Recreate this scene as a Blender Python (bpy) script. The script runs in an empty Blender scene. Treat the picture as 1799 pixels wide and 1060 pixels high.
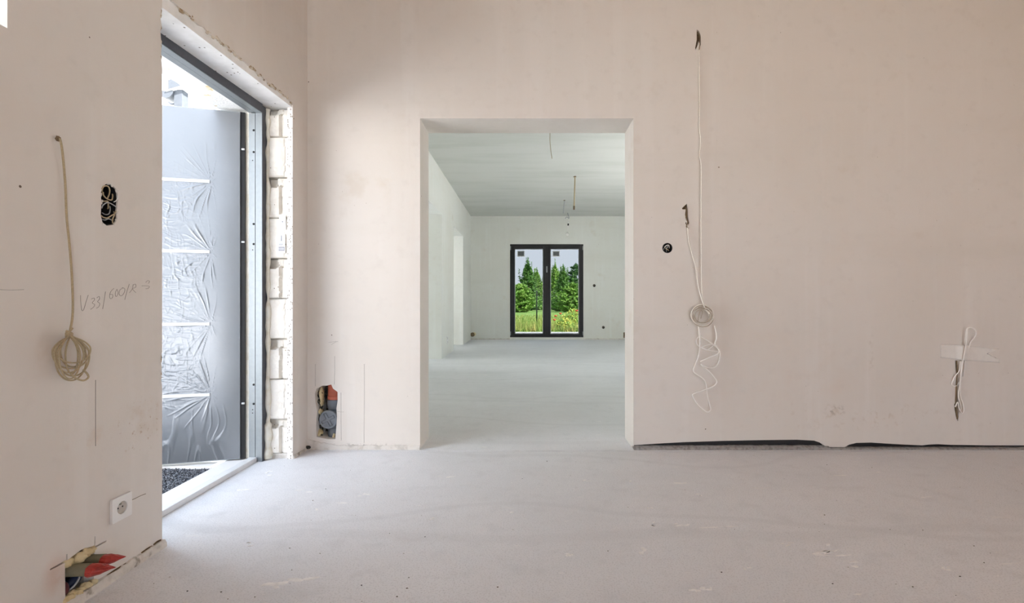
import bpy, bmesh, math, random
import numpy as np
from mathutils import Vector, Matrix, noise
from mathutils.geometry import tessellate_polygon

random.seed(7)
S = bpy.context.scene
COL = S.collection

# ------------------------------------------------------------------ camera
F, VX, VY, H = 860.0, 925.0, 532.0, 0.95      # focal length (px), vanishing point (px), eye height (m)
cam = bpy.data.cameras.new('camera')
cam.sensor_fit = 'HORIZONTAL'; cam.sensor_width = 36.0
cam.lens = F / 1799 * 36
cam.shift_x = -(VX - 899.5) / 1799
cam.shift_y = (VY - 530) / 1799
cam.clip_start = 0.02; cam.clip_end = 500
co = bpy.data.objects.new('camera', cam)
co.location = (0, 0, H); co.rotation_euler = (math.pi / 2, 0, 0)
COL.objects.link(co); S.camera = co

# ------------------------------------------------------------------ light
W = bpy.data.worlds.new('sky'); S.world = W; W.use_nodes = True
wn = W.node_tree; wn.nodes.clear()
out = wn.nodes.new('ShaderNodeOutputWorld'); bg = wn.nodes.new('ShaderNodeBackground')
tc = wn.nodes.new('ShaderNodeTexCoord'); sx = wn.nodes.new('ShaderNodeSeparateXYZ')
cr = wn.nodes.new('ShaderNodeValToRGB')
cr.color_ramp.elements[0].position = 0.0; cr.color_ramp.elements[0].color = (0.76, 0.80, 0.85, 1)
cr.color_ramp.elements[1].position = 0.9; cr.color_ramp.elements[1].color = (0.72, 0.86, 1.06, 1)
wn.links.new(tc.outputs['Generated'], sx.inputs[0]); wn.links.new(sx.outputs['Z'], cr.inputs[0])
wn.links.new(cr.outputs[0], bg.inputs[0]); bg.inputs[1].default_value = 2.9
wn.links.new(bg.outputs[0], out.inputs[0])

sun = bpy.data.lights.new('sun', 'SUN'); sun.energy = 26.0; sun.angle = math.radians(1.5); sun.color = (1.0, 0.96, 0.91)
so = bpy.data.objects.new('sun', sun); COL.objects.link(so)
so.rotation_euler = Vector((0.60, -0.36, 0.72)).to_track_quat('Z', 'Y').to_euler()
so.location = (6, -6, 12)

vs = S.view_settings
vs.view_transform = 'Standard'; vs.look = 'None'; vs.gamma = 1.0; vs.use_curve_mapping = False
vs.exposure = 0.63
S.cycles.use_denoising = True
S.cycles.max_bounces = 14; S.cycles.diffuse_bounces = 10; S.cycles.transparent_max_bounces = 16
S.cycles.sample_clamp_indirect = 8.0

# ------------------------------------------------------------------ helpers
XL = -1.418          # left wall plane
YB = 3.167           # back wall plane
YB2 = 3.443          # its far side
YF = 12.57           # far wall plane
ZC = 3.17            # ceilings

def PL(px, py, off=0.0):
    x = XL + off; y = -x * F / (VX - px)
    return Vector((x, y, H - (py - VY) * y / F))
def PY(px, py, y):
    return Vector(((px - VX) * y / F, y, H - (py - VY) * y / F))
def PB(px, py, off=0.0):
    return PY(px, py, YB - off)

def link(o, parent=None):
    COL.objects.link(o)
    if parent is not None: o.parent = parent
    return o
def tag(o, label=None, cat=None, group=None, kind=None):
    if label: o['label'] = label
    if cat: o['category'] = cat
    if group: o['group'] = group
    if kind: o['kind'] = kind
    return o
def empty(name, loc=(0, 0, 0)):
    o = bpy.data.objects.new(name, None); o.location = loc
    o.empty_display_size = 0.05
    return link(o)

class MB:
    def __init__(s): s.v = []; s.f = []; s.sm = []
    def add(s, vs_, fs, smooth=False):
        b = len(s.v); s.v += [tuple(p) for p in vs_]
        for q in fs: s.f.append(tuple(i + b for i in q)); s.sm.append(smooth)
    def box(s, x0, x1, y0, y1, z0, z1):
        vs_ = [(x, y, z) for z in (z0, z1) for y in (y0, y1) for x in (x0, x1)]
        s.add(vs_, [(0, 2, 3, 1), (4, 5, 7, 6), (0, 1, 5, 4), (2, 6, 7, 3), (0, 4, 6, 2), (1, 3, 7, 5)])
    def obox(s, M, sx_, sy_, sz_):
        vs_ = [M @ Vector((x * sx_ / 2, y * sy_ / 2, z * sz_ / 2)) for z in (-1, 1) for y in (-1, 1) for x in (-1, 1)]
        s.add(vs_, [(0, 2, 3, 1), (4, 5, 7, 6), (0, 1, 5, 4), (2, 6, 7, 3), (0, 4, 6, 2), (1, 3, 7, 5)])
    def tube(s, pts, r, n=8, res=4, closed=False, cap=True, rf=None):
        pts = [Vector(p) for p in pts]
        if res > 1:
            P = []
            m = len(pts); rng = m if closed else m - 1
            for i in range(rng):
                if closed: p0, p1, p2, p3 = pts[(i - 1) % m], pts[i], pts[(i + 1) % m], pts[(i + 2) % m]
                else: p0, p1, p2, p3 = pts[max(i - 1, 0)], pts[i], pts[i + 1], pts[min(i + 2, m - 1)]
                for k in range(res):
                    t = k / res
                    P.append(0.5 * ((2 * p1) + (p2 - p0) * t + (2 * p0 - 5 * p1 + 4 * p2 - p3) * t * t + (3 * p1 - p0 - 3 * p2 + p3) * t ** 3))
            if not closed: P.append(pts[-1])
        else: P = pts
        m = len(P); vs_ = []
        nrm = None
        for i in range(m):
            a = P[i - 1] if (i > 0 or closed) else P[i]
            b = P[(i + 1) % m] if (i < m - 1 or closed) else P[i]
            t = (b - a)
            t = t.normalized() if t.length > 1e-9 else Vector((0, 0, 1))
            if nrm is None:
                nrm = t.orthogonal().normalized()
            else:
                nrm = nrm - t * nrm.dot(t)
                nrm = nrm.normalized() if nrm.length > 1e-6 else t.orthogonal().normalized()
            bn = t.cross(nrm)
            rr = r if rf is None else rf(i / max(m - 1, 1))
            for k in range(n):
                an = 2 * math.pi * k / n
                vs_.append(P[i] + (nrm * math.cos(an) + bn * math.sin(an)) * rr)
        fs = []
        for i in range(m if closed else m - 1):
            j = (i + 1) % m
            for k in range(n):
                fs.append((i * n + k, i * n + (k + 1) % n, j * n + (k + 1) % n, j * n + k))
        s.add(vs_, fs, True)
        if cap and not closed:
            b = len(s.v) - m * n
            s.f.append(tuple(b + k for k in reversed(range(n)))); s.sm.append(False)
            s.f.append(tuple(b + (m - 1) * n + k for k in range(n))); s.sm.append(False)
    def lathe(s, prof, M, n=24, smooth=True):     # prof: (r, h) pairs, revolved about local Z
        vs_ = []
        for r, h in prof:
            for k in range(n):
                a = 2 * math.pi * k / n
                vs_.append(M @ Vector((r * math.cos(a), r * math.sin(a), h)))
        fs = []
        for i in range(len(prof) - 1):
            for k in range(n):
                fs.append((i * n + k, i * n + (k + 1) % n, (i + 1) * n + (k + 1) % n, (i + 1) * n + k))
        fs.append(tuple(reversed(range(n)))); fs.append(tuple((len(prof) - 1) * n + k for k in range(n)))
        s.add(vs_, fs, smooth)
    def blob(s, c, rx, ry, rz, seed=0, amp=0.25, n=10, m=7):
        vs_ = []; c = Vector(c)
        for i in range(m + 1):
            th = math.pi * i / m
            for k in range(n):
                a = 2 * math.pi * k / n
                d = Vector((math.sin(th) * math.cos(a), math.sin(th) * math.sin(a), math.cos(th)))
                q = 1 + amp * noise.noise(d * 1.6 + Vector((seed * 3.1, seed * 1.7, 0)))
                vs_.append(c + Vector((d.x * rx, d.y * ry, d.z * rz)) * q)
        fs = []
        for i in range(m):
            for k in range(n):
                fs.append((i * n + k, (i + 1) * n + k, (i + 1) * n + (k + 1) % n, i * n + (k + 1) % n))
        s.add(vs_, fs, True)
    def sheet(s, outer, holes, mapper, t0, t1):
        """flat slab from a 2-D outline with holes; mapper(u, v, t) -> 3-D point"""
        loops = [outer] + list(holes)
        flat = [p for l in loops for p in l]
        tris = tessellate_polygon([[Vector((p[0], p[1], 0)) for p in l] for l in loops])
        n = len(flat)
        vs_ = [mapper(p[0], p[1], t0) for p in flat] + [mapper(p[0], p[1], t1) for p in flat]
        fs = [tuple(t) for t in tris] + [tuple(i + n for i in reversed(t)) for t in tris]
        b = 0
        for l in loops:
            m = len(l)
            for i in range(m):
                j = (i + 1) % m
                fs.append((b + i, b + j, n + b + j, n + b + i))
            b += m
        s.add(vs_, fs)
    def build(s, name, mat, parent=None, bevel=0.0, fixn=True):
        me = bpy.data.meshes.new(name)
        me.from_pydata(s.v, [], s.f)
        me.polygons.foreach_set('use_smooth', s.sm)
        if fixn:
            bm = bmesh.new(); bm.from_mesh(me)
            bmesh.ops.recalc_face_normals(bm, faces=bm.faces)
            bm.to_mesh(me); bm.free()
        me.materials.append(mat)
        o = link(bpy.data.objects.new(name, me), parent)
        if bevel:
            md = o.modifiers.new('bevel', 'BEVEL'); md.width = bevel; md.segments = 2
            md.limit_method = 'ANGLE'
        return o

def BOX(name, mat, parent, *b, bevel=0.0):
    m = MB(); m.box(*b); return m.build(name, mat, parent, bevel)
def TUBE(name, mat, parent, pts, r, **k):
    m = MB(); m.tube(pts, r, **k); return m.build(name, mat, parent)

# ------------------------------------------------------------------ materials
class Mat:
    def __init__(s, name, color=(0.5, 0.5, 0.5), rough=0.8, metal=0.0, spec=0.4):
        s.m = bpy.data.materials.new(name); s.m.use_nodes = True
        s.t = s.m.node_tree; s.n = s.t.nodes; s.l = s.t.links
        s.p = s.n['Principled BSDF']
        s.p.inputs['Roughness'].default_value = rough
        s.p.inputs['Metallic'].default_value = metal
        s.p.inputs['Specular IOR Level'].default_value = spec
        rgb = s.n.new('ShaderNodeRGB'); rgb.outputs[0].default_value = (*color, 1)
        s.c = rgb.outputs[0]
        s.pos = s.n.new('ShaderNodeNewGeometry').outputs['Position']
        s.b = None
    def node(s, t, **k):
        q = s.n.new(t)
        for a, v in k.items(): setattr(q, a, v)
        return q
    def math(s, op, a, b=None, clamp=False):
        q = s.node('ShaderNodeMath', operation=op, use_clamp=clamp)
        for i, v in enumerate((a, b)):
            if v is None: continue
            if isinstance(v, (int, float)): q.inputs[i].default_value = v
            else: s.l.new(v, q.inputs[i])
        return q.outputs[0]
    def ramp(s, v, a, b):
        q = s.node('ShaderNodeMapRange', interpolation_type='SMOOTHSTEP')
        s.l.new(v, q.inputs[0]); q.inputs[1].default_value = a; q.inputs[2].default_value = b
        return q.outputs[0]
    def scaled(s, sc, off=(0, 0, 0), rot=(0, 0, 0)):
        q = s.node('ShaderNodeMapping'); s.l.new(s.pos, q.inputs[0])
        q.inputs['Scale'].default_value = sc; q.inputs['Location'].default_value = off; q.inputs['Rotation'].default_value = rot
        return q.outputs[0]
    def noise(s, scale=1.0, detail=4, vec=None, rough=0.55):
        q = s.node('ShaderNodeTexNoise'); s.l.new(vec if vec is not None else s.pos, q.inputs['Vector'])
        q.inputs['Scale'].default_value = scale; q.inputs['Detail'].default_value = detail; q.inputs['Roughness'].default_value = rough
        return q.outputs['Fac']
    def voro(s, scale, vec=None):
        q = s.node('ShaderNodeTexVoronoi'); s.l.new(vec if vec is not None else s.pos, q.inputs['Vector'])
        q.inputs['Scale'].default_value = scale
        return q
    def mix(s, fac, color):
        q = s.node('ShaderNodeMix', data_type='RGBA')
        if isinstance(fac, (int, float)): q.inputs[0].default_value = fac
        else: s.l.new(fac, q.inputs[0])
        s.l.new(s.c, q.inputs[6])
        if isinstance(color, tuple): q.inputs[7].default_value = (*color, 1)
        else: s.l.new(color, q.inputs[7])
        s.c = q.outputs[2]; return s
    def vary(s, scale, a, b, color, k=1.0, detail=4, vec=None):
        f = s.ramp(s.noise(scale, detail, vec), a, b)
        return s.mix(s.math('MULTIPLY', f, k), color)
    def pits(s, scale, size, keep, color, vec=None):
        v = s.voro(scale, vec)
        d = s.math('LESS_THAN', v.outputs['Distance'], size)
        sp = s.node('ShaderNodeSeparateColor'); s.l.new(v.outputs['Color'], sp.inputs[0])
        k = s.math('LESS_THAN', sp.outputs[0], keep)
        return s.mix(s.math('MULTIPLY', d, k), color)
    def stain(s, c, r, color, k=0.5, nscale=30, a=0.4, b=0.7):
        """a stain with a place of its own on the surface"""
        sub = s.node('ShaderNodeVectorMath', operation='SUBTRACT'); s.l.new(s.pos, sub.inputs[0]); sub.inputs[1].default_value = c
        dv = s.node('ShaderNodeVectorMath', operation='DIVIDE'); s.l.new(sub.outputs[0], dv.inputs[0]); dv.inputs[1].default_value = r
        ln = s.node('ShaderNodeVectorMath', operation='LENGTH'); s.l.new(dv.outputs[0], ln.inputs[0])
        fall = s.ramp(ln.outputs['Value'], 1.0, 0.2)
        f = s.math('MULTIPLY', fall, s.ramp(s.noise(nscale, 4), a, b))
        return s.mix(s.math('MULTIPLY', f, k), color)
    def bump(s, h, strength=0.3, dist=0.01):
        q = s.node('ShaderNodeBump'); q.inputs['Strength'].default_value = strength; q.inputs['Distance'].default_value = dist
        s.l.new(h, q.inputs['Height'])
        if s.b is not None: s.l.new(s.b, q.inputs['Normal'])
        s.b = q.outputs[0]; return s
    def done(s):
        s.l.new(s.c, s.p.inputs['Base Color'])
        if s.b is not None: s.l.new(s.b, s.p.inputs['Normal'])
        return s.m
def simple(name, c, rough=0.7, metal=0.0, spec=0.4, var=0.85, scale=40):
    M_ = Mat(name, c, rough, metal, spec)
    M_.vary(scale, 0.35, 0.75, tuple(q * var for q in c))
    return M_.done()

def plaster(name, c, stains=()):
    m = Mat(name, c, 0.92, 0, 0.2)
    m.vary(0.9, 0.35, 0.75, (c[0] * 0.95, c[1] * 0.93, c[2] * 0.90), 0.8, 5)
    m.vary(1.0, 0.50, 0.75, (c[0] * 1.04, c[1] * 1.05, c[2] * 1.06), 0.6, 4, m.scaled((9, 9, 0.5)))
    m.vary(14, 0.52, 0.8, (c[0] * 0.92, c[1] * 0.91, c[2] * 0.90), 0.6, 6)
    m.vary(1.0, 0.52, 0.8, (c[0] * 0.95, c[1] * 0.94, c[2] * 0.92), 0.7, 5, m.scaled((0.6, 0.6, 5)))
    m.vary(3.2, 0.62, 0.78, (c[0] * 0.86, c[1] * 0.81, c[2] * 0.74), 0.5, 6)
    for st in stains: m.stain(*st)
    m.pits(5.5, 0.022, 0.45, (0.16, 0.12, 0.09))
    m.pits(3.3, 0.03, 0.18, (0.30, 0.24, 0.19))
    m.pits(26, 0.05, 0.05, (0.38, 0.33, 0.28))
    m.bump(m.noise(6, 5), 0.10, 0.02)
    m.bump(m.noise(160, 4), 0.10, 0.003)
    return m.done()

c_wall = (0.755, 0.72, 0.685)
lp = lambda a, b: tuple(PL(a, b))
bp = lambda a, b: tuple(PB(a, b))
M = {}
M['plaster_left'] = plaster('plaster_left', c_wall, [
    (lp(247, 750), (0.2, 0.15, 0.13), (0.42, 0.27, 0.16), 0.6, 62, 0.60, 0.68),
    (lp(252, 735), (0.2, 0.15, 0.10), (0.62, 0.51, 0.41), 0.45, 14, 0.35, 0.7),
    (lp(150, 770), (0.2, 0.10, 0.05), (0.66, 0.52, 0.42), 0.5, 16, 0.45, 0.7),
    (lp(100, 1010), (0.2, 0.06, 0.08), (0.64, 0.46, 0.38), 0.6, 10, 0.35, 0.7),
    (lp(80, 625), (0.2, 0.04, 0.08), (0.60, 0.46, 0.34), 0.5, 10, 0.3, 0.7)])
M['plaster_back'] = plaster('plaster_back', c_wall, [
    (bp(1468, 722), (0.09, 0.2, 0.05), (0.42, 0.37, 0.32), 0.7, 35, 0.48, 0.66),
    (bp(1365, 650), (0.75, 0.2, 0.35), (0.70, 0.60, 0.52), 0.4, 6, 0.45, 0.75),
    (bp(1530, 620), (0.03, 0.2, 0.2), (0.52, 0.46, 0.40), 0.5, 25, 0.45, 0.7),
    (bp(700, 300), (0.3, 0.2, 0.3), (0.72, 0.66, 0.56), 0.4, 7, 0.5, 0.75),
    (bp(640, 787), (0.42, 0.2, 0.04), (0.40, 0.38, 0.35), 0.9, 30, 0.50, 0.6),
    (bp(1500, 730), (0.9, 0.2, 0.14), (0.58, 0.50, 0.42), 0.45, 22, 0.55, 0.7)])
M['plaster_far'] = plaster('plaster_far', (0.80, 0.81, 0.775))
M['ceiling_far'] = (lambda m: (m.vary(1.0, 0.4, 0.7, (0.58, 0.60, 0.56), 0.8, 5, m.scaled((0.6, 3.5, 1))), m.bump(m.noise(60, 4), 0.1, 0.004), m.done())[-1])(Mat('ceiling_plaster', (0.66, 0.67, 0.64), 0.9, 0, 0.2))
M['ceiling'] = simple('ceiling_warm_bounce', (0.36, 0.22, 0.11), 0.8, scale=6)  # unseen ceiling, brown chosen to throw warm light on the upper walls
M['clay'] = simple('clay_warm_bounce', (0.56, 0.425, 0.315), 0.9, scale=5)  # reddish tone picked for warm bounce off the unseen walls
M['core'] = simple('masonry_core', (0.50, 0.46, 0.41), 0.95, scale=30)
M['chip'] = (lambda m: (m.vary(40, 0.45, 0.6, (0.34, 0.24, 0.14), 0.9, 4), m.done())[-1])(Mat('chipped_plaster', (0.72, 0.66, 0.56), 0.95, 0, 0.2))
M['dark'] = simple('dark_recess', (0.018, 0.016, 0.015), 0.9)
M['gouge'] = simple('gouged_mortar', (0.17, 0.115, 0.065), 0.95, var=0.45, scale=120)

def floor_mat(name, c):
    m = Mat(name, c, 0.60, 0, 0.35)
    g = lambda q: tuple(v * q for v in c)
    m.vary(0.7, 0.35, 0.75, g(0.90), 0.8, 5)
    m.vary(1.6, 0.45, 0.75, g(0.90), 0.6, 6, m.scaled((0.6, 1.6, 1), rot=(0, 0, 0.5)))
    m.vary(9, 0.50, 0.75, g(0.86), 0.6, 6)
    m.vary(34, 0.55, 0.75, g(0.86), 0.6, 5)
    m.vary(170, 0.48, 0.70, g(0.74), 0.75, 3)
    m.vary(3.0, 0.66, 0.74, (0.86, 0.86, 0.86), 0.6, 8, m.scaled((1, 3.2, 1), rot=(0, 0, -0.5)))
    m.vary(7.0, 0.68, 0.72, (0.92, 0.92, 0.92), 0.85, 6, m.scaled((0.7, 2.4, 1), rot=(0, 0, -0.4)))
    m.vary(5.0, 0.70, 0.74, g(0.66), 0.5, 6, m.scaled((1.4, 0.8, 1), (3, 1, 0)))
    for (sc, off, k, dist) in ((0.35, (-0.6, 1.0, 0), 0.16, 7), (0.22, (1.4, 0.2, 0), 0.14, 4)):
        wv = m.node('ShaderNodeTexWave', wave_type='RINGS'); wv.inputs['Scale'].default_value = sc; wv.inputs['Distortion'].default_value = dist; wv.inputs['Detail'].default_value = 2
        m.l.new(m.scaled((1, 1, 1), off), wv.inputs['Vector'])
        m.mix(m.math('MULTIPLY', m.ramp(wv.outputs['Fac'], 0.985, 1.0), k), g(0.70))
    m.pits(6.5, 0.016, 0.30, (0.30, 0.29, 0.28))
    m.pits(17, 0.05, 0.10, (0.40, 0.38, 0.36))
    m.pits(11, 0.035, 0.14, (0.94, 0.94, 0.94))
    m.bump(m.noise(10, 6), 0.12, 0.01)
    m.bump(m.noise(220, 3), 0.25, 0.002)
    return m.done()
M['floor'] = floor_mat('screed', (0.83, 0.845, 0.88))
M['white_splash'] = simple('white_plaster_drop', (0.95, 0.95, 0.95), 0.9)
M['lintel'] = (lambda m: (m.vary(12, 0.4, 0.7, (0.80, 0.80, 0.79), 0.8), m.pits(38, 0.16, 0.20, (0.14, 0.12, 0.10)), m.pits(17, 0.09, 0.35, (0.22, 0.19, 0.16)), m.bump(m.noise(70, 5), 0.25, 0.004), m.done())[-1])(Mat('lintel_concrete', (0.90, 0.90, 0.90), 0.9, 0, 0.2))
M['block'] = (lambda m: (m.vary(18, 0.4, 0.7, (0.70, 0.66, 0.60), 0.8, 6), m.pits(45, 0.16, 0.18, (0.36, 0.31, 0.25)), m.bump(m.noise(90, 5), 0.3, 0.004), m.done())[-1])(Mat('white_block', (0.80, 0.77, 0.72), 0.92, 0, 0.2))
M['stipple'] = (lambda m: (m.pits(120, 0.42, 0.36, (0.34, 0.31, 0.27), m.scaled((1, 1, 0.6))), m.vary(60, 0.55, 0.7, (0.55, 0.51, 0.46), 0.6), m.done())[-1])(Mat('corner_mortar', (0.84, 0.82, 0.80), 0.92, 0, 0.2))
M['foam'] = (lambda m: (m.vary(25, 0.4, 0.7, (0.62, 0.50, 0.27), 0.9), m.bump(m.noise(70, 4), 0.5, 0.006), m.done())[-1])(Mat('mounting_foam', (0.76, 0.66, 0.42), 0.7, 0, 0.3))
M['foam_pale'] = (lambda m: (m.vary(25, 0.45, 0.7, (0.72, 0.68, 0.56), 0.9), m.bump(m.noise(80, 4), 0.5, 0.006), m.done())[-1])(Mat('pale_mounting_foam', (0.80, 0.78, 0.70), 0.75, 0, 0.3))
M['eps'] = (lambda m: (m.vary(60, 0.45, 0.7, (0.78, 0.78, 0.77), 0.6), m.vary(9, 0.60, 0.70, (0.76, 0.60, 0.26), 0.85, 6), m.vary(32, 0.64, 0.72, (0.60, 0.46, 0.20), 0.8, 3), m.bump(m.voro(90).outputs['Distance'], 0.3, 0.004), m.done())[-1])(Mat('facade_foam_board', (0.88, 0.88, 0.87), 0.9, 0, 0.2))
M['anthracite'] = simple('anthracite_metal', (0.085, 0.09, 0.105), 0.45, 0.3, 0.5)
M['alu'] = simple('silver_metal', (0.27, 0.295, 0.31), 0.42, 0.4, 0.5, 0.92)
M['alu_white'] = simple('pale_metal', (0.80, 0.81, 0.82), 0.45, 0.1, 0.5, 0.94)
M['black'] = simple('black_rubber', (0.012, 0.012, 0.013), 0.55)
M['chrome'] = simple('brushed_strip', (0.66, 0.67, 0.69), 0.35, 0.35, 0.5, 0.96)
M['film'] = (lambda m: (m.vary(2.0, 0.35, 0.7, (0.19, 0.20, 0.218), 0.5, 4), m.bump(m.noise(45, 4), 0.06, 0.004), m.done())[-1])(Mat('protective_film', (0.22, 0.232, 0.25), 0.24, 0.5, 0.6))
M['leaf'] = simple('door_leaf_grey', (0.26, 0.28, 0.30), 0.45, 0.3, 0.5)
M['cord'] = simple('pale_cord', (0.90, 0.87, 0.81), 0.6, var=0.85, scale=200)
M['cord_shade'] = simple('shaded_tan_cord', (0.46, 0.39, 0.30), 0.6, var=0.85, scale=200)  # shade colour for the darker loops of the coil
M['cord_white'] = simple('white_cord', (0.92, 0.90, 0.87), 0.5, var=0.92, scale=200)
M['cord_tan'] = simple('tan_cord', (0.50, 0.41, 0.26), 0.6, var=0.8, scale=200)
M['cord_grey'] = simple('grey_wire', (0.42, 0.44, 0.46), 0.55, scale=200)
M['cord_brown'] = simple('brown_cord', (0.23, 0.16, 0.09), 0.7, var=0.6, scale=200)
M['plastic'] = simple('white_plastic', (0.84, 0.84, 0.83), 0.35, 0, 0.5, 0.97)
M['plastic_shade'] = simple('grey_white_plastic', (0.60, 0.57, 0.53), 0.4, 0, 0.5, 0.95)
M['brass'] = simple('pin_metal', (0.55, 0.52, 0.46), 0.35, 0.9, 0.5)
M['sleeve'] = simple('olive_sleeve', (0.235, 0.225, 0.16), 0.75, 0, 0.3, 0.85, 60)
M['red_tape'] = (lambda m: (m.vary(30, 0.4, 0.65, (0.24, 0.02, 0.015), 0.8), m.bump(m.noise(90, 4), 0.6, 0.006), m.done())[-1])(Mat('red_tape', (0.46, 0.045, 0.035), 0.35, 0, 0.5))
M['pvc_orange'] = simple('orange_pipe', (0.52, 0.14, 0.085), 0.5, 0, 0.4, 0.85, 30)
M['pvc_grey'] = simple('grey_pipe', (0.165, 0.18, 0.205), 0.45, 0, 0.4, 0.8, 30)
M['pvc_light'] = simple('grey_cap', (0.26, 0.285, 0.32), 0.5, 0, 0.4, 0.85, 30)
M['soil'] = (lambda m: (m.vary(60, 0.4, 0.65, (0.20, 0.17, 0.12), 0.9), m.bump(m.noise(90, 4), 0.8, 0.01), m.done())[-1])(Mat('dark_debris', (0.035, 0.033, 0.03), 0.95))
M['foil'] = simple('black_foil', (0.012, 0.012, 0.014), 0.35, 0, 0.5)
M['edge_strip'] = (lambda m: (m.vary(50, 0.4, 0.7, (0.20, 0.19, 0.18), 0.8), m.bump(m.noise(120, 4), 0.6, 0.006), m.done())[-1])(Mat('grey_edge_strip', (0.36, 0.35, 0.34), 0.95))
M['mortar'] = (lambda m: (m.vary(22, 0.45, 0.7, (0.52, 0.49, 0.45), 0.8, 6), m.vary(9, 0.62, 0.7, (0.22, 0.19, 0.15), 0.8, 6), m.bump(m.noise(60, 5), 0.5, 0.008), m.done())[-1])(Mat('rough_mortar', (0.72, 0.69, 0.65), 0.95))
M['pencil'] = simple('pencil_graphite', (0.33, 0.30, 0.28), 0.7)
M['tape'] = simple('white_tape', (0.82, 0.80, 0.77), 0.4, 0, 0.4, 0.95)
M['paper'] = simple('white_paper', (0.86, 0.87, 0.89), 0.7, 0, 0.3, 0.97)
M['ink'] = simple('grey_print', (0.30, 0.31, 0.36), 0.8, 0, 0.3)
M['win_frame'] = simple('dark_window_frame', (0.016, 0.015, 0.018), 0.42, 0, 0.5)
M['sticker'] = simple('sticker_grey', (0.14, 0.145, 0.15), 0.7)
M['bulb'] = simple('bulb_white', (0.88, 0.87, 0.84), 0.25, 0, 0.5, 0.98)
def glass(name, tint):
    m = bpy.data.materials.new(name); m.use_nodes = True; t = m.node_tree; t.nodes.clear()
    o = t.nodes.new('ShaderNodeOutputMaterial'); tr = t.nodes.new('ShaderNodeBsdfTransparent'); gl = t.nodes.new('ShaderNodeBsdfGlossy')
    mx = t.nodes.new('ShaderNodeMixShader'); fr = t.nodes.new('ShaderNodeFresnel'); fr.inputs[0].default_value = 1.14
    tr.inputs[0].default_value = (*tint, 1); gl.inputs['Roughness'].default_value = 0.02
    t.links.new(fr.outputs[0], mx.inputs[0]); t.links.new(tr.outputs[0], mx.inputs[1]); t.links.new(gl.outputs[0], mx.inputs[2])
    t.links.new(mx.outputs[0], o.inputs[0]); return m
M['glass'] = glass('tinted_glass', (0.415, 0.425, 0.435))
M['gravel'] = (lambda m: (m.vary(110, 0.45, 0.58, (0.30, 0.315, 0.345), 0.9, 2), m.done())[-1])(Mat('grey_grit', (0.035, 0.037, 0.045), 0.9))
M['gravel_light'] = (lambda m: (m.vary(9, 0.4, 0.6, (0.16, 0.165, 0.17), 0.9, 6), m.done())[-1])(Mat('grey_gravel', (0.26, 0.26, 0.26), 0.9))
M['paving'] = (lambda m: (m.vary(3, 0.4, 0.7, (0.66, 0.65, 0.63), 0.8), m.done())[-1])(Mat('pale_paving', (0.76, 0.75, 0.74), 0.9))
M['zinc'] = simple('zinc_sheet', (0.07, 0.078, 0.09), 0.6, 0.1, 0.3)
M['earth'] = simple('sandy_earth', (0.36, 0.32, 0.26), 0.95, scale=3)
M['render_white'] = simple('white_render', (0.84, 0.84, 0.83), 0.9, scale=3)
M['lawn'] = (lambda m: (m.vary(1.2, 0.35, 0.7, (0.18, 0.29, 0.055), 0.9, 6), m.vary(0.5, 0.5, 0.75, (0.30, 0.34, 0.10), 0.7, 6, m.scaled((1, 0.4, 1))), m.done())[-1])(Mat('meadow_ground', (0.12, 0.235, 0.04), 0.95))
M['blade'] = (lambda m: (m.vary(2.5, 0.4, 0.65, (0.42, 0.36, 0.11), 0.9, 3), m.done())[-1])(Mat('meadow_blades', (0.19, 0.30, 0.055), 0.8))
M['needle_a'] = (lambda m: (m.vary(1.3, 0.35, 0.7, (0.17, 0.33, 0.06), 0.9, 3), m.done())[-1])(Mat('pine_needles', (0.09, 0.21, 0.045), 0.7))
M['needle_b'] = (lambda m: (m.vary(1.3, 0.35, 0.7, (0.30, 0.46, 0.09), 0.9, 3), m.done())[-1])(Mat('light_needles', (0.15, 0.30, 0.05), 0.7))
M['needle_c'] = (lambda m: (m.vary(1.3, 0.35, 0.7, (0.10, 0.22, 0.06), 0.9, 3), m.done())[-1])(Mat('dark_needles', (0.045, 0.12, 0.035), 0.7))
M['bark'] = simple('bark', (0.12, 0.08, 0.05), 0.95)
M['weed'] = (lambda m: (m.vary(5, 0.4, 0.6, (0.50, 0.48, 0.08), 0.9, 3), m.done())[-1])(Mat('weed_leaves', (0.16, 0.32, 0.05), 0.75))
M['poppy'] = simple('poppy_red', (0.75, 0.09, 0.05), 0.6)
M['post'] = simple('dark_post', (0.05, 0.06, 0.06), 0.6)

def structure(o, label, cat):
    o['kind'] = 'structure'; o['label'] = label; o['category'] = cat; return o

# ------------------------------------------------------------------ shell: outlines
def jag(p, q, n, amp, seed, axis):
    r = random.Random(seed); L = []
    for i in range(n + 1):
        t = i / n; a = p[0] + (q[0] - p[0]) * t; b = p[1] + (q[1] - p[1]) * t
        d = r.uniform(-amp, amp) if 0 < i < n else 0
        L.append((a + (d if axis == 0 else 0), b + (d if axis == 1 else 0)))
    return L
mapL = lambda u, v, t: (XL - t, u, v)
mapB = lambda u, v, t: (u, YB + t, v)
def uvL(px, py): p = PL(px, py); return (p.y, p.z)
def uvB(px, py): p = PB(px, py); return (p.x, p.z)

YN, YD = 1.905, 2.974           # door opening: near and far edge
YW = -2.6                       # wall behind the camera
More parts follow.
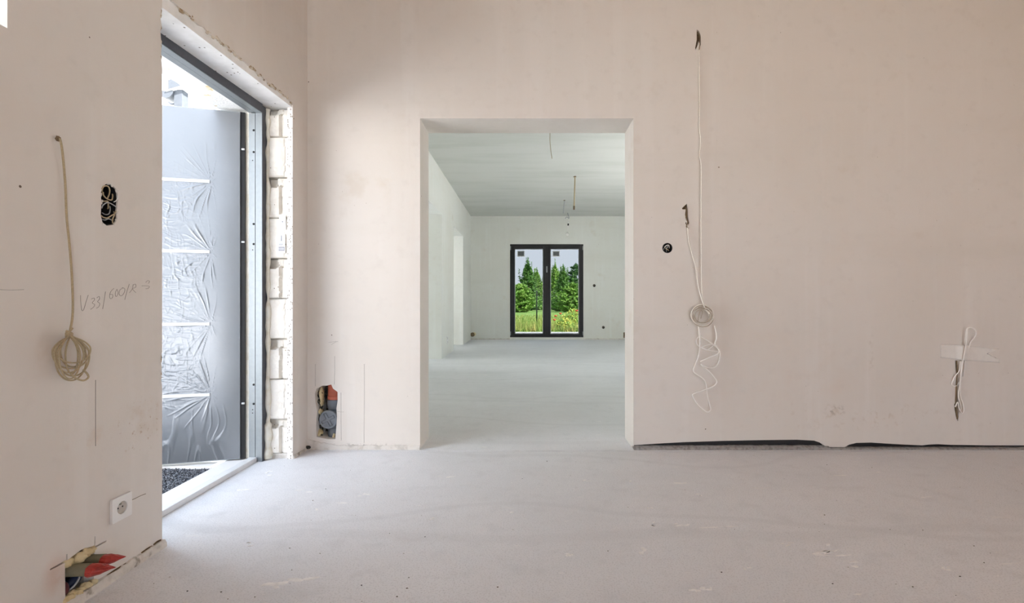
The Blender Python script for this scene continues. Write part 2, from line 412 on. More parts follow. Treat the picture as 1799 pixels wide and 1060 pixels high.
# near edge of the opening: small chips out of the plaster
near_edge = [(YN, 0.0), (YN, 0.62), (YN - 0.006, 0.66), (YN - 0.002, 0.70), (YN - 0.007, 0.73), (YN, 0.76), (YN, 1.86), (YN - 0.005, 1.90), (YN - 0.003, 1.95),
             (YN - 0.009, 2.0), (YN - 0.003, 2.03), (YN - 0.01, 2.06), (YN, 2.10)]
top_edge = jag((YN, 2.158), (2.968, 2.163), 34, 0.006, 3, 1)
slot_px = [(181, 326), (190, 322), (198, 326), (206, 334), (207, 350), (205, 372), (206, 386), (200, 395), (188, 397), (180, 391), (177, 378), (178, 356), (177, 340)]
slot = [uvL(*p) for p in slot_px]
hole_pipe = [(1.505, 0.028), (1.605, 0.030), (1.6065, 0.143), (1.652, 0.1435), (1.652, 0.1475), (1.6105, 0.149), (1.6105, 0.181), (1.6075, 0.181), (1.606, 0.152),
             (1.56, 0.163), (1.512, 0.154), (1.512, 0.174), (1.5085, 0.174), (1.5075, 0.157), (1.457, 0.157), (1.457, 0.1525), (1.504, 0.150)]
win_tl = [(0.42, 1.70), (1.337, 1.70), (1.337, 2.45), (0.42, 2.45)]
m = MB()
m.sheet([(YW, 0)] + near_edge + top_edge + [(YD, 2.13), (YD, 0), (YB + 0.1, 0), (YB + 0.1, ZC), (YW, ZC)], [slot, hole_pipe, win_tl], mapL, 0, 0.034)
wl = structure(m.build('wall_left', M['plaster_left']), 'plastered left wall with the entrance doorway, a slot box and pencil notes', 'wall')
m = MB()
m.sheet([(YW, 0), (YN, 0), (YN, 2.19), (3.03, 2.19), (3.03, 0), (YB2, 0), (YB2, ZC), (YW, ZC)], [slot, hole_pipe, win_tl], mapL, 0.034, 0.24)
m.build('masonry_core', M['core'], wl)
BOX('corner_bead', M['stipple'], wl, XL - 0.0345, XL - 0.002, YD - 0.0025, YD + 0.001, 0, 2.135)
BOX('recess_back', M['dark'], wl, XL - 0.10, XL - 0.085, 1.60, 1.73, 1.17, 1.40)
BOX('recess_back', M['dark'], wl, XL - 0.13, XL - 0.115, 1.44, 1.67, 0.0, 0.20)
# lintel over the doorway: its bare face shows where the plaster broke off
m = MB()
x0, x1 = XL - 0.009, XL - 0.242
zb = lambda y: 2.107 + (y - YN) / (YD - YN) * 0.032
vs_ = []
for x in (x0, x1):
    for y in (YN - 0.02, 3.03):
        vs_ += [(x, y, zb(y)), (x, y, 2.20)]
m.add(vs_, [(0, 1, 3, 2), (4, 6, 7, 5), (0, 2, 6, 4), (1, 5, 7, 3), (0, 4, 5, 1), (2, 3, 7, 6)])
m.build('lintel', M['lintel'], wl)
# white blocks in the far reveal, one part each
zs = [PY(490, p, YD).z for p in (800, 738, 667, 596, 525, 454, 383, 311, 240, 190)]
zs[0] = 0.03; zs[-1] = 2.136
rb = random.Random(5)
for k in range(9):
    z0, z1 = zs[k] + 0.002, zs[k + 1] - 0.002
    grooved = (k % 2 == 0)
    nx, nz = 22, 34
    xa, xb = XL - 0.165, XL - 0.0345
    edge = [rb.uniform(0, 10) for _ in range(2)]
    vs_ = []; fs = []
    for j in range(nz + 1):
        for i in range(nx + 1):
            u, w = i / nx, j / nz
            x = xa + (xb - xa) * u; z = z0 + (z1 - z0) * w
            d = 0.0
            wob = 0.04 * noise.noise(Vector((edge[0], z * 22, 0)))
            if grooved:
                if 0.62 + wob < u < 0.74 + wob and w < 0.80: d += 0.022
                if w > 0.78: d += 0.014
                if w > 0.76 and u < 0.50 + wob: d += 0.032 * (1 - 0.4 * u)
                if u >= 0.74 + wob: d += 0.003
            else:
                if u > 0.86 + wob: d += 0.003
                if k == 7: d -= 0.010 * math.sin(math.pi * min(1, max(0, w))) * math.sin(math.pi * min(1, u * 1.1)) 
            if j in (0, nz): d += 0.009
            if i == 0: d += 0.02
            d += 0.0022 * noise.noise(Vector((x * 60, z * 60, k)))
            vs_.append((x, YD + 0.001 + d, z))
    for j in range(nz):
        for i in range(nx):
            a = j * (nx + 1) + i; fs.append((a, a + 1, a + nx + 2, a + nx + 1))
    # sides back into the wall
    n0 = len(vs_); ring = [i for i in range(nx + 1)] + [j * (nx + 1) + nx for j in range(1, nz + 1)] + [nz * (nx + 1) + i for i in range(nx - 1, -1, -1)] + [j * (nx + 1) for j in range(nz - 1, 0, -1)]
    for r_ in ring: vs_.append((vs_[r_][0], YD + 0.055, vs_[r_][2]))
    for i in range(len(ring)):
        j = (i + 1) % len(ring); fs.append((ring[i], n0 + i, n0 + j, ring[j]))
    m = MB(); m.add(vs_, fs); m.build('block', M['block'], wl)
BOX('mortar_bed', M['mortar'], wl, XL - 0.24, XL - 0.0345, YD + 0.012, 3.03, 0, 0.03)
# foam bead between frame and blocks
r2 = random.Random(9)
pts = [(XL - 0.152 + r2.uniform(-0.003, 0.003), YD - 0.002, 0.004 + 2.12 * i / 46) for i in range(47)]
TUBE('foam_bead', M['foam_pale'], wl, pts, 0.014, n=10, res=4, rf=lambda t: 0.0135 + 0.011 * noise.noise(Vector((t * 34, 0.3, 0))) + (0.012 if t < 0.10 else 0))

m = MB(); r = random.Random(17)
for k in range(46):
    t = r.random() ** 0.8; q_ = top_edge[int(t * (len(top_edge) - 1))]
    m.blob((XL - 0.003, q_[0] + r.uniform(-0.02, 0.02), q_[1] + r.uniform(-0.008, 0.005)), 0.006, r.uniform(0.006, 0.020), r.uniform(0.003, 0.008), k, 0.6, 7, 5)
for k in range(12): m.blob((XL - 0.003, YN - 0.004, r.choice((r.uniform(1.90, 2.09), r.uniform(0.62, 0.76)))), 0.004, 0.004, r.uniform(0.006, 0.02), k + 60, 0.6, 7, 5)
o = m.build('chipped_edge', M['chip'], wl); o['kind'] = 'stuff'
# pencil writing and lines, kept on the wall
m = MB()
def stroke(ps, r=0.0007, wall=PL): m.tube([wall(a, b, 0.0004) for a, b in ps], r, n=5, res=3)
cx_, cy_, sc_ = 120, 470, 1799 / 170
def W_(*ps): stroke([(cx_ + a / sc_, cy_ + b / sc_) for a, b in ps])
W_((228, 520), (232, 640), (250, 790), (285, 790), (330, 640), (372, 515))
W_((430, 590), (480, 570), (485, 610), (445, 660), (490, 690), (470, 740), (415, 780))
W_((530, 570), (575, 540), (580, 590), (545, 640), (585, 670), (570, 730), (525, 760))
W_((692, 450), (670, 600), (640, 775))
W_((850, 390), (790, 450), (765, 540), (790, 585), (825, 550), (820, 505), (775, 505))
W_((905, 410), (875, 470), (880, 535), (905, 535), (925, 470), (905, 405))
W_((1020, 385), (960, 420), (945, 500), (985, 530), (1035, 480), (1050, 400), (1000, 375))
W_((1135, 310), (1090, 450), (1050, 600))
W_((1205, 320), (1190, 400), (1140, 470)); W_((1205, 330), (1250, 310), (1255, 370), (1195, 400), (1255, 470))
W_((1365, 345), (1430, 342), (1505, 352), (1490, 390), (1440, 398)); W_((1440, 280), (1480, 245), (1510, 260), (1490, 300))
m.build('pencil_writing', M['pencil'], wl)
m = MB()
stroke([(168, 668), (168, 730), (168, 784)], 0.0009); stroke([(0, 509), (20, 510), (42, 509)], 0.0006)
m.build('pencil_line', M['pencil'], wl)

# ---- back wall of the near room with the big doorway
drain_px = [(556, 683), (567, 678), (574, 678), (582, 676), (585, 683), (593, 689), (593, 705), (591, 718), (592, 732), (591, 748), (589, 772), (575, 772), (556, 768), (555, 748), (557, 722), (554, 706), (553, 692)]
drain = [uvB(*p) for p in drain_px]
cxj, czj = uvB(1172.5, 436)
jbox = [(cxj + 0.033 * math.cos(a * math.pi / 12), czj + 0.033 * math.sin(a * math.pi / 12)) for a in range(24)]
g1 = [uvB(*p) for p in [(1224, 52), (1228, 54), (1231, 62), (1231, 78), (1229, 84), (1227.5, 72), (1225.5, 80), (1222, 88), (1221.5, 84), (1224, 70)]]
g2 = [uvB(*p) for p in [(1198, 366), (1207, 358), (1208.5, 368), (1209, 382), (1211, 392), (1208, 398), (1204, 393), (1206, 386), (1203.5, 378), (1204.5, 368), (1199, 368)]]
g3 = [uvB(*p) for p in [(1678, 634), (1682, 634), (1681.5, 668), (1682, 690), (1684, 706), (1685, 722), (1683, 741), (1680, 735), (1677, 720), (1676.5, 711), (1680, 704), (1678.5, 690), (1680, 668)]]
OX0, OX1, OZ = -0.6886, 0.692, 2.143
XR = 4.2
gap = [(1113, 786), (1114, 782.5), (1160, 779.5), (1200, 777.3), (1270, 775), (1340, 773.6), (1400, 773), (1430, 774.5), (1442, 778.5), (1452, 786), (1484, 786), (1492, 781.5), (1505, 778.5),
       (1530, 778), (1570, 780.5), (1620, 783), (1632, 781.5), (1648, 780.8), (1670, 782), (1740, 783), (1799, 783), (1900, 782), (2065, 783)]
gp = [uvB(*p) for p in gap]
m = MB()
m.sheet([(XL, 0), (OX0, 0), (OX0, OZ), (OX1, OZ)] + [(OX1, gp[0][1])] + gp[1:-1] + [(XR, gp[-1][1]), (XR, ZC), (XL, ZC)], [drain, jbox, g1, g2, g3], mapB, 0, 0.034)
wb = structure(m.build('wall_back', M['plaster_back']), 'plastered wall facing us with the wide doorway, cable ends and a drain hole', 'wall')
m = MB()
m.sheet([(XL - 0.25, 0), (OX0, 0), (OX0, OZ), (OX1, OZ), (OX1, 0), (XR + 0.2, 0), (XR + 0.2, ZC), (XL - 0.25, ZC)], [drain, jbox], mapB, 0.034, YB2 - YB)
m.build('wall_core', M['plaster_back'], wb)
BOX('recess_back', M['soil'], wb, drain[0][0] - 0.03, drain[6][0] + 0.03, YB + 0.15, YB + 0.165, 0.02, 0.45)
for g in (g1, g2, g3):
    xs = [p[0] for p in g]; zz = [p[1] for p in g]
    BOX('gouge', M['gouge'], wb, min(xs) - 0.005, max(xs) + 0.005, YB + 0.016, YB + 0.033, min(zz) - 0.005, max(zz) + 0.005)
BOX('black_foil', M['foil'], wb, OX1 + 0.003, XR, YB + 0.022, YB + 0.033, 0.0, 0.11)
m = MB()
def strokeB(ps, r=0.0007): m.tube([PB(a, b, 0.0004) for a, b in ps], r, n=5, res=2)
for ps in ([(554, 640), (554, 660), (554, 679)], [(588, 626), (588, 650), (587.5, 676)], [(640, 640), (640, 700), (639.5, 779)], [(599, 690), (599, 740), (599.5, 774)]): strokeB(ps, 0.0008)
for ps in ([(577, 602), (584, 601), (591, 600)], [(582, 606), (588, 602), (594, 600)], [(592, 723), (598, 724), (604, 724)]): strokeB(ps)
m.build('pencil_line', M['pencil'], wb)

# far side room walls
def wall_sheet(name, outer, holes, mp, t0, t1, mat, label):
    q = MB(); q.sheet(outer, holes, mp, t0, t1)
    return structure(q.build(name, mat), label, 'wall')
XLF = -1.43
mapLF = lambda u, v, t: (XLF - t, u, v)
wlf = wall_sheet('wall_far_left', [(YB2, 0), (6.95, 0), (6.95, 2.44), (8.25, 2.44), (8.25, 0), (9.60, 0), (9.60, 2.45), (11.04, 2.45), (11.04, 0), (YF, 0), (YF, ZC), (YB2, ZC)], [], mapLF, 0, 0.24,
                 M['plaster_far'], 'white left wall of the far room with two open doorways')
WX0, WX1, WZ0, WZ1 = -0.424, 1.462, 0.058, 2.455
mapF = lambda u, v, t: (u, YF + t, v)
wf = wall_sheet('wall_far', [(-5.2, 0), (WX0, 0), (WX0, WZ1), (WX1, WZ1), (WX1, 0), (XR + 0.2, 0), (XR + 0.2, ZC), (-5.2, ZC)],
                [[(PY(1044, 502, YF).x + 0.036 * math.cos(a * math.pi / 8), PY(1044, 502, YF).z + 0.036 * math.sin(a * math.pi / 8)) for a in range(16)],
                 [(PY(1060, 575.5, YF).x + 0.036 * math.cos(a * math.pi / 8), PY(1060, 575.5, YF).z + 0.036 * math.sin(a * math.pi / 8)) for a in range(16)]], mapF, 0, 0.26,
                M['plaster_far'], 'white end wall of the far room around the garden window')
BOX('sill', M['plaster_far'], wf, WX0, WX1, YF + 0.0, YF + 0.26, 0, WZ0)
mapR = lambda u, v, t: (XR + t, u, v)
wall_sheet('wall_right_near', [(YW, 0), (YB + 0.1, 0), (YB + 0.1, ZC), (YW, ZC)], [], mapR, 0, 0.3, M['clay'], 'right wall of the near room, out of frame, reddish clay added for warm bounce')
wall_sheet('wall_right_far', [(YB + 0.1, 0), (YF, 0), (YF, ZC), (YB + 0.1, ZC)], [[(6.4, 0.1), (7.8, 0.1), (7.8, 2.45), (6.4, 2.45)]], mapR, 0, 0.3, M['plaster_far'], 'plastered right wall, out of frame, with a window opening added for daylight')  # unseen window, added to light the far room
mapW = lambda u, v, t: (u, YW - t, v)
wall_sheet('wall_front', [(XL - 0.24, 0), (XR + 0.3, 0), (XR + 0.3, ZC), (XL - 0.24, ZC)], [[(0.4, 0.3), (3.7, 0.3), (3.7, 2.6), (0.4, 2.6)]], mapW, 0, 0.3, M['clay'], 'wall behind the viewpoint, reddish clay for warm bounce, window opening added for daylight')  # window opening added out of view to let daylight into the near room
# side room behind the two doorways
wall_sheet('wall_side_near', [(-5.2, 0), (XLF - 0.24, 0), (XLF - 0.24, ZC), (-5.2, ZC)], [], lambda u, v, t: (u, 6.3 + t, v), 0, 0.2, M['plaster_far'], 'near wall of the side room, hidden behind the door')
wall_sheet('wall_side_left', [(6.3, 0), (YF, 0), (YF, ZC), (6.3, ZC)], [[(7.2, 0.6), (9.2, 0.6), (9.2, 2.4), (7.2, 2.4)]], lambda u, v, t: (-5.0 - t, u, v), 0, 0.2, M['plaster_far'], 'outer wall of the side room with its window opening')
# facade insulation round the entrance
m = MB(); m.sheet([(YW, -0.1), (1.935, -0.1), (1.935, 2.10), (2.95, 2.10), (2.95, -0.1), (6.3, -0.1), (6.3, 3.4), (YW, 3.4)], [win_tl], mapL, 0.242, 0.41)
structure(m.build('wall_outer_insulation', M['eps']), 'white foam facade boards with yellow foam spots outside the entrance', 'wall')

# floors and ceilings
BOX('floor', M['floor'], None, XL - 0.2, XR, YW, 3.127, -0.12, 0)
fl = structure(bpy.data.objects['floor'], 'grey dusty screed floor of the near room', 'floor')
BOX('joint', M['dark'], fl, XL - 0.2, XR, 3.127, 3.135, -0.05, -0.006)
f2 = BOX('floor', M['floor'], None, -5.2, XR, 3.135, YF + 0.02, -0.12, 0)
structure(f2, 'pale grey screed floor of the far room beyond the doorway', 'floor')
structure(BOX('ceiling', M['ceiling'], None, XL - 0.24, XR + 0.3, YW - 1.6, YB + 0.1, ZC, ZC + 0.2), 'ceiling of the near room, above the frame, brown added for warm bounce', 'ceiling')  # slab runs on behind as an added overhang, keeping sun out of the window
structure(BOX('ceiling', M['ceiling_far'], None, XL - 0.24, XR + 0.3, YB + 0.1, YF + 0.26, ZC, ZC + 0.2), 'pale grey plaster ceiling of the far room', 'ceiling')
structure(BOX('ceiling', M['ceiling_far'], None, -5.2, XL - 0.24, 6.3, YF + 0.26, ZC, ZC + 0.2), 'ceiling of the side room, hidden behind its doorways', 'ceiling')
# white plaster drops and smears on the floor
m = MB(); r = random.Random(21)
spots = [(470, 832, 9, 4), (536, 862, 14, 3), (432, 957, 10, 3), (520, 1023, 30, 6), (480, 1030, 22, 4), (1030, 845, 14, 2), (1150, 921, 8, 4), (1260, 927, 26, 2), (1200, 923, 14, 2), (1130, 968, 7, 6),
         (1215, 1040, 12, 4), (1240, 1035, 10, 3), (1460, 974, 30, 5), (1490, 992, 18, 4), (1385, 957, 10, 3), (1450, 957, 6, 2), (780, 838, 14, 2), (1140, 893, 8, 2), (560, 896, 5, 2), (640, 870, 8, 2),
         (1000, 975, 6, 3), (900, 900, 5, 2), (1660, 1000, 7, 3), (1230, 870, 7, 2), (760, 912, 6, 2), (430, 860, 9, 3), (580, 837, 6, 2), (1310, 1000, 8, 2), (1105, 845, 6, 2), (690, 960, 5, 2)]
def fpt(px, py, z=0.0): 
    y = (H - z) * F / (py - VY); return Vector(((px - VX) * y / F, y, z))
for (px, py, w, h_) in spots:
    for q in range(r.randint(2, 5)):
        c0 = fpt(px + r.uniform(-w, w) * 1.0, py + r.uniform(-h_, h_))
        ww = w * r.uniform(0.25, 0.75); hh = h_ * r.uniform(0.22, 0.65); k = 9
        sc = c0.y / F
        ang = r.uniform(-0.3, 0.5)
        ring = []
        for i in range(k):
            a = 2 * math.pi * i / k; rr = r.uniform(0.6, 1.15)
            dx, dy = ww * sc * rr * math.cos(a), hh * sc * 2.2 * rr * math.sin(a)
            ring.append((c0.x + dx * math.cos(ang) - dy * math.sin(ang), c0.y + dx * math.sin(ang) + dy * math.cos(ang)))
        vs_ = [(a, b, 0.0002) for a, b in ring] + [(c0.x + (a - c0.x) * 0.7, c0.y + (b - c0.y) * 0.7, 0.0016) for a, b in ring]
        m.add(vs_, [(i, (i + 1) % k, k + (i + 1) % k, k + i) for i in range(k)] + [tuple(k + i for i in range(k))])
o = m.build('plaster_splashes', M['white_splash'], fl); o['kind'] = 'stuff'
m = MB(); r = random.Random(4)
for i in range(60):
    px, py = r.uniform(250, 1799), r.uniform(800, 1058); p = fpt(px, py); s_ = r.uniform(0.001, 0.0026)
    if p.x < XL + 0.05: continue
    m.blob((p.x, p.y, s_ * 0.5), s_ * r.uniform(0.8, 2), s_, s_ * 0.6, i, 0.4, 6, 4)
o = m.build('floor_crumbs', M['soil'], fl); o['kind'] = 'stuff'

# rough strips at the foot of the walls
def strip(name, p0, p1, nrm, depth, height, seed, mat, n=90, amp=0.35, prof=None):
    p0, p1, nrm = Vector(p0), Vector(p1), Vector(nrm); vs_ = []; fs = []
    for i in range(n + 1):
        t = i / n; b = p0.lerp(p1, t); L = (p1 - p0).length * t
        a = 1 + amp * noise.noise(Vector((L * 14, seed, 0))) + amp * 0.6 * noise.noise(Vector((L * 55, seed, 4)))
        c = 1 + amp * noise.noise(Vector((L * 18, seed, 9))) + amp * 0.5 * noise.noise(Vector((L * 60, seed, 2)))
        hh = height * (prof(t) if prof else 1) * c; dd = depth * a
        for (u, w) in ((0, 0), (dd, 0), (dd * 0.95, hh * 0.55), (dd * 0.55, hh * 0.95), (0, hh)):
            vs_.append(b + nrm * u + Vector((0, 0, w)))
        if i:
            k = (i - 1) * 5
            for j in range(5): fs.append((k + j, k + 5 + j, k + 5 + (j + 1) % 5, k + (j + 1) % 5))
    fs.append((0, 1, 2, 3, 4)); e = n * 5; fs.append((e + 4, e + 3, e + 2, e + 1, e))
    q = MB(); q.add(vs_, fs)
    return structure(q.build(name, mat), None, 'trim')
o = strip('baseboard_left', (XL, -1.0, 0), (XL, YN + 0.004, 0), (1, 0, 0), 0.017, 0.030, 1, M['mortar'], 220); o['label'] = 'crumbling mortar lip along the foot of the left wall'
m = MB()
for (a, b, z) in ((1.62, 1.74, 0.026), (1.80, 1.85, 0.028), (1.86, 1.895, 0.030)): m.tube([(XL + 0.0015, a, z), (XL + 0.0025, (a + b) / 2, z + 0.003), (XL + 0.0015, b, z)], 0.003, n=6, res=4)
m.build('crack', M['gouge'], o)
o = strip('baseboard_back', (XL, YB, 0), (OX0, YB, 0), (0, -1, 0), 0.012, 0.026, 2, M['mortar'], 140, 0.4, lambda t: 2.6 - 6 * t if t < 0.26 else 1.04); o['label'] = 'rough mortar ledge below the drain hole in the back wall'
o = strip('baseboard_right', (OX1, YB + 0.02, 0), (XR, YB + 0.02, 0), (0, -1, 0), 0.033, 0.0235, 3, M['edge_strip'], 320, 0.12, lambda t: 1.0 if t < 0.36 else 0.56); o['label'] = 'grey edge strip under the gap at the foot of the back wall'
o = strip('trim_1', (XL, YD, 0), (XL, YB, 0), (1, 0, 0), 0.006, 0.018, 4, M['mortar'], 30); o['label'] = 'short mortar lip between entrance and room corner'
o = strip('trim_2', (-1.43, YF, 0), (WX0, YF, 0), (0, -1, 0), 0.02, 0.03, 6, M['mortar'], 60, 0.6); o['label'] = 'dirty floor edge left of the garden window'
o = strip('trim_3', (WX1, YF, 0), (XR, YF, 0), (0, -1, 0), 0.02, 0.03, 8, M['mortar'], 60, 0.6); o['label'] = 'dirty floor edge right of the garden window'
m = MB(); m.blob((XL + 0.01, YB - 0.01, 0.016), 0.018, 0.014, 0.012, 3, 0.4); m.build('dark_crumb', M['soil'], bpy.data.objects['baseboard_back'])

# ------------------------------------------------------------------ entrance door
d = empty('door_1', (XL - 0.2, 2.9, 0)); structure(d, 'grey film-wrapped entrance door standing open outwards in its dark frame', 'door')
d.location = (0, 0, 0)
xa, xb, xm = XL - 0.159, XL - 0.24, XL - 0.200      # frame faces
def zt(y): return 2.116 + (y - YN) / (YD - YN) * 0.018
m = MB(); m.box(xm, xa, 2.9255, 2.975, 0, 2.13); m.build('frame_post', M['anthracite'], d)
m = MB(); m.box(xm, xa - 0.002, 2.9225, 2.9255, 0, 2.083); m.box(xb, xm - 0.004, 2.924, 2.975, 0, 2.083); m.build('post_lining', M['alu'], d)
BOX('groove', M['black'], d, xm - 0.004, xm, 2.934, 2.97, 0, 2.08)
m = MB(); m.box(xb, xa, YN - 0.01, 1.955, 0, 2.13); m.build('frame_post', M['anthracite'], d)
m = MB()
def head(xA, xB, dz0, dz1, y0=1.95, y1=2.9255):
    vs_ = [(x, y, zt(y) + dz) for dz in (dz0, dz1) for y in (y0, y1) for x in (xA, xB)]
    m.add(vs_, [(0, 2, 3, 1), (4, 5, 7, 6), (0, 1, 5, 4), (2, 6, 7, 3), (0, 4, 6, 2), (1, 3, 7, 5)])
head(xm, xa, -0.046, 0.006); m.build('frame_head', M['anthracite'], d)
m = MB(); head(xm, xa - 0.003, -0.049, -0.046); head(xb, xm - 0.004, -0.047, 0.0); m.build('head_lining', M['alu'], d)
m = MB(); head(xm - 0.004, xm, -0.036, 0.0); m.build('groove', M['black'], d)
for z in (1.98, 1.85, 1.80, 1.42, 1.30, 1.265, 0.46, 0.345, 0.31, 0.29):
    q = MB(); rr = 0.0065 if z in (1.98, 1.42, 0.46, 1.85, 1.30, 0.345) else 0.003
    q.lathe([(rr, 0), (rr, 0.0012)], Matrix.Translation((xm - 0.012 if rr > 0.005 else xm - 0.018, 2.924, z)) @ Matrix.Rotation(math.pi / 2, 4, 'X'), 12)
    q.build('strike_hole', M['black'], d)
m = MB(); m.box(XL - 0.24, XL - 0.192, 1.95, 2.924, 0, 0.027); m.build('threshold', M['alu_white'], d, 0.003)
BOX('outer_sill', M['paving'], d, XL - 0.357, XL - 0.24, 1.93, 2.95, -0.02, 0.016)
# leaf
hx, hy = -1.697, 2.900
ld = Vector((-0.384, -0.10, 0)).normalized(); ln = Vector((ld.y, -ld.x, 0)); ln = ln if ln.y < 0 else -ln
LW, LZ0, LZ1 = 0.98, 0.022, 2.082
def LP(u, z, off=0.0): return Vector((hx, hy, 0)) + ld * u + ln * off + Vector((0, 0, z))
Rl = Matrix((( ld.x, ln.x, 0), (ld.y, ln.y, 0), (0, 0, 1))).to_4x4()
m = MB(); c = LP(LW / 2, (LZ0 + LZ1) / 2, -0.035); m.obox(Matrix.Translation(c) @ Rl, LW, 0.068, LZ1 - LZ0)
leaf = m.build('leaf', M['leaf'], d, 0.002)
ends = [(0.157, z) for z in (1.657, 1.247, 0.826, 0.413)]
# protective film: a wrinkled sheet, folds fanning out from the strip ends
nu, nz = 210, 620
U = np.linspace(0.0, 0.70, nu); Z = np.linspace(LZ0 + 0.006, LZ1 - 0.004, nz)
UU, ZZ = np.meshgrid(U, Z)
D = np.zeros_like(UU)
rg = np.random.RandomState(3)
def vnoise(x, y, seed):
    r_ = np.random.RandomState(seed).rand(97, 97)
    xi, yi = np.floor(x).astype(int), np.floor(y).astype(int); fx, fy = x - xi, y - yi
    fx, fy = fx * fx * (3 - 2 * fx), fy * fy * (3 - 2 * fy)
    g = lambda a, b: r_[a % 97, b % 97]
    return (g(xi, yi) * (1 - fx) + g(xi + 1, yi) * fx) * (1 - fy) + (g(xi, yi + 1) * (1 - fx) + g(xi + 1, yi + 1) * fx) * fy
for k, (eu, ez) in enumerate(ends):
    du, dz = UU - eu + 0.006, ZZ - ez
    rr = np.hypot(du, dz); th = np.arctan2(dz, du)
    wob = th * 11 + 2.2 * (vnoise(th * 5 + 20, rr * 9 + 5, 10 + k) - 0.5) + 3.0 * vnoise(th * 9 + 31, np.zeros_like(th) + k, 30 + k)
    rid = np.clip(np.cos(wob * 2.1), 0, 1) ** 5
    gate = np.clip((vnoise(th * 14 + 11, rr * 7, 40 + k) - 0.25) * 2.2, 0, 1)
    reach = 0.21 + 0.05 * vnoise(th * 6 + 3, np.zeros_like(th), 50 + k)
    fall = np.clip(rr / 0.02, 0, 1) * np.clip(1 - rr / reach, 0, 1) ** 0.6
    side = np.clip((np.abs(th) < 2.55) * 1.0, 0, 1) * np.clip((du + 0.03) / 0.05, 0, 1)
    if k == 0: side = side * (dz > -0.2)
    D += 0.0036 * rid * gate * fall * side
left = np.clip((UU - 0.17) / 0.16, 0, 1)
band = np.clip((ZZ - 0.30) / 0.2, 0, 1) * np.clip((1.80 - ZZ) / 0.15, 0, 1)
n1 = vnoise(UU * 75 + 2 * vnoise(UU * 20, ZZ * 20, 2), ZZ * 16, 1); n2 = vnoise(UU * 14, ZZ * 80 + 3 * vnoise(UU * 15, ZZ * 12, 5), 3)
D += left * band * 0.0022 * (np.clip(1 - np.abs(n1 - 0.5) * 9, 0, 1) + np.clip(1 - np.abs(n2 - 0.5) * 8, 0, 1)) * (0.35 + 0.65 * vnoise(UU * 9, ZZ * 8, 7))
low = np.clip((0.36 - ZZ) / 0.1, 0, 1) * np.clip((UU - 0.05) / 0.05, 0, 1)
D += low * 0.0024 * np.clip(1 - np.abs(vnoise(UU * 30 + 1.5 * vnoise(UU * 8, ZZ * 8, 8), ZZ * 4, 6) - 0.5) * 9, 0, 1)
D += 0.0016 * vnoise(UU * 7, ZZ * 7, 9)
P0 = np.array(LP(0, 0, 0.0005)); A = np.array(ld); B = np.array(ln)
V = P0[None, None, :] + UU[..., None] * A + D[..., None] * B; V[..., 2] += ZZ
idx = np.arange(nu * nz).reshape(nz, nu)
faces = np.stack([idx[:-1, :-1], idx[:-1, 1:], idx[1:, 1:], idx[1:, :-1]], -1).reshape(-1, 4)
me = bpy.data.meshes.new('protective_film'); me.from_pydata(V.reshape(-1, 3).tolist(), [], faces.tolist()); me.shade_smooth()
me.materials.append(M['film']); film = link(bpy.data.objects.new('protective_film', me), leaf); film['label'] = 'wrinkled shiny protective film'
for (eu, ez) in ends:
    m = MB(); m.obox(Matrix.Translation(LP(eu + 0.30, ez, 0.003)) @ Rl, 0.60, 0.008, 0.017); m.build('inlay_strip', M['chrome'], leaf, 0.001)
m = MB(); m.obox(Matrix.Translation(LP(-0.012, (LZ0 + LZ1) / 2, -0.030)) @ Rl, 0.026, 0.05, LZ1 - LZ0); m.build('edge_seal', M['black'], leaf)
for z in (1.86, 1.31, 0.352):
    m = MB(); m.obox(Matrix.Translation(LP(-0.016, z, -0.003)) @ Rl, 0.016, 0.012, 0.010); m.build('security_pin', M['chrome'], leaf, 0.001)
BOX('foam_edge', M['foam_pale'], d, -1.690, XL - 0.2405, 2.926, 2.951, 0.02, 2.085)

# label sheets stuck on the blocks
t = BOX('paper_label', M['paper'], None, PY(488.5, 0, YD).x, PY(501.5, 0, YD).x, YD - 0.0042, YD - 0.003, PY(0, 445, YD).z, PY(0, 411, YD).z)
tag(t, 'white printed paper label stuck on the blocks beside the door frame, lower of two', 'label')
m = MB()
zt_ = lambda p: PY(0, p, YD).z
xp = lambda p: PY(p, 0, YD).x
m.box(xp(490), xp(500.5), YD - 0.0049, YD - 0.0042, zt_(441), zt_(434)); 
m.box(xp(494.2), xp(496), YD - 0.0049, YD - 0.0042, zt_(424), zt_(414))
for i in range(3): m.box(xp(490.5), xp(499 - i), YD - 0.0049, YD - 0.0042, zt_(428.5 + 1.6 * i), zt_(427.7 + 1.6 * i))
m.build('print', M['ink'], t)
m = MB()
for i in range(9): m.box(xp(490.5 + i * 1.1), xp(490.9 + i * 1.1), YD - 0.0054, YD - 0.0049, zt_(439.5), zt_(435.5))
m.build('barcode', M['paper'], t)
t = BOX('paper_label', M['paper'], None, xp(491), xp(502.5), YD - 0.0042, YD - 0.003, zt_(404), zt_(377)); tag(t, 'blank pale paper label on the blocks beside the door frame, upper of two', 'label')
m = MB(); m.lathe([(0.004, 0), (0.004, 0.0008)], Matrix.Translation((xp(497), YD - 0.0042, zt_(390))) @ Matrix.Rotation(math.pi / 2, 4, 'X'), 10); m.build('print', M['ink'], t)

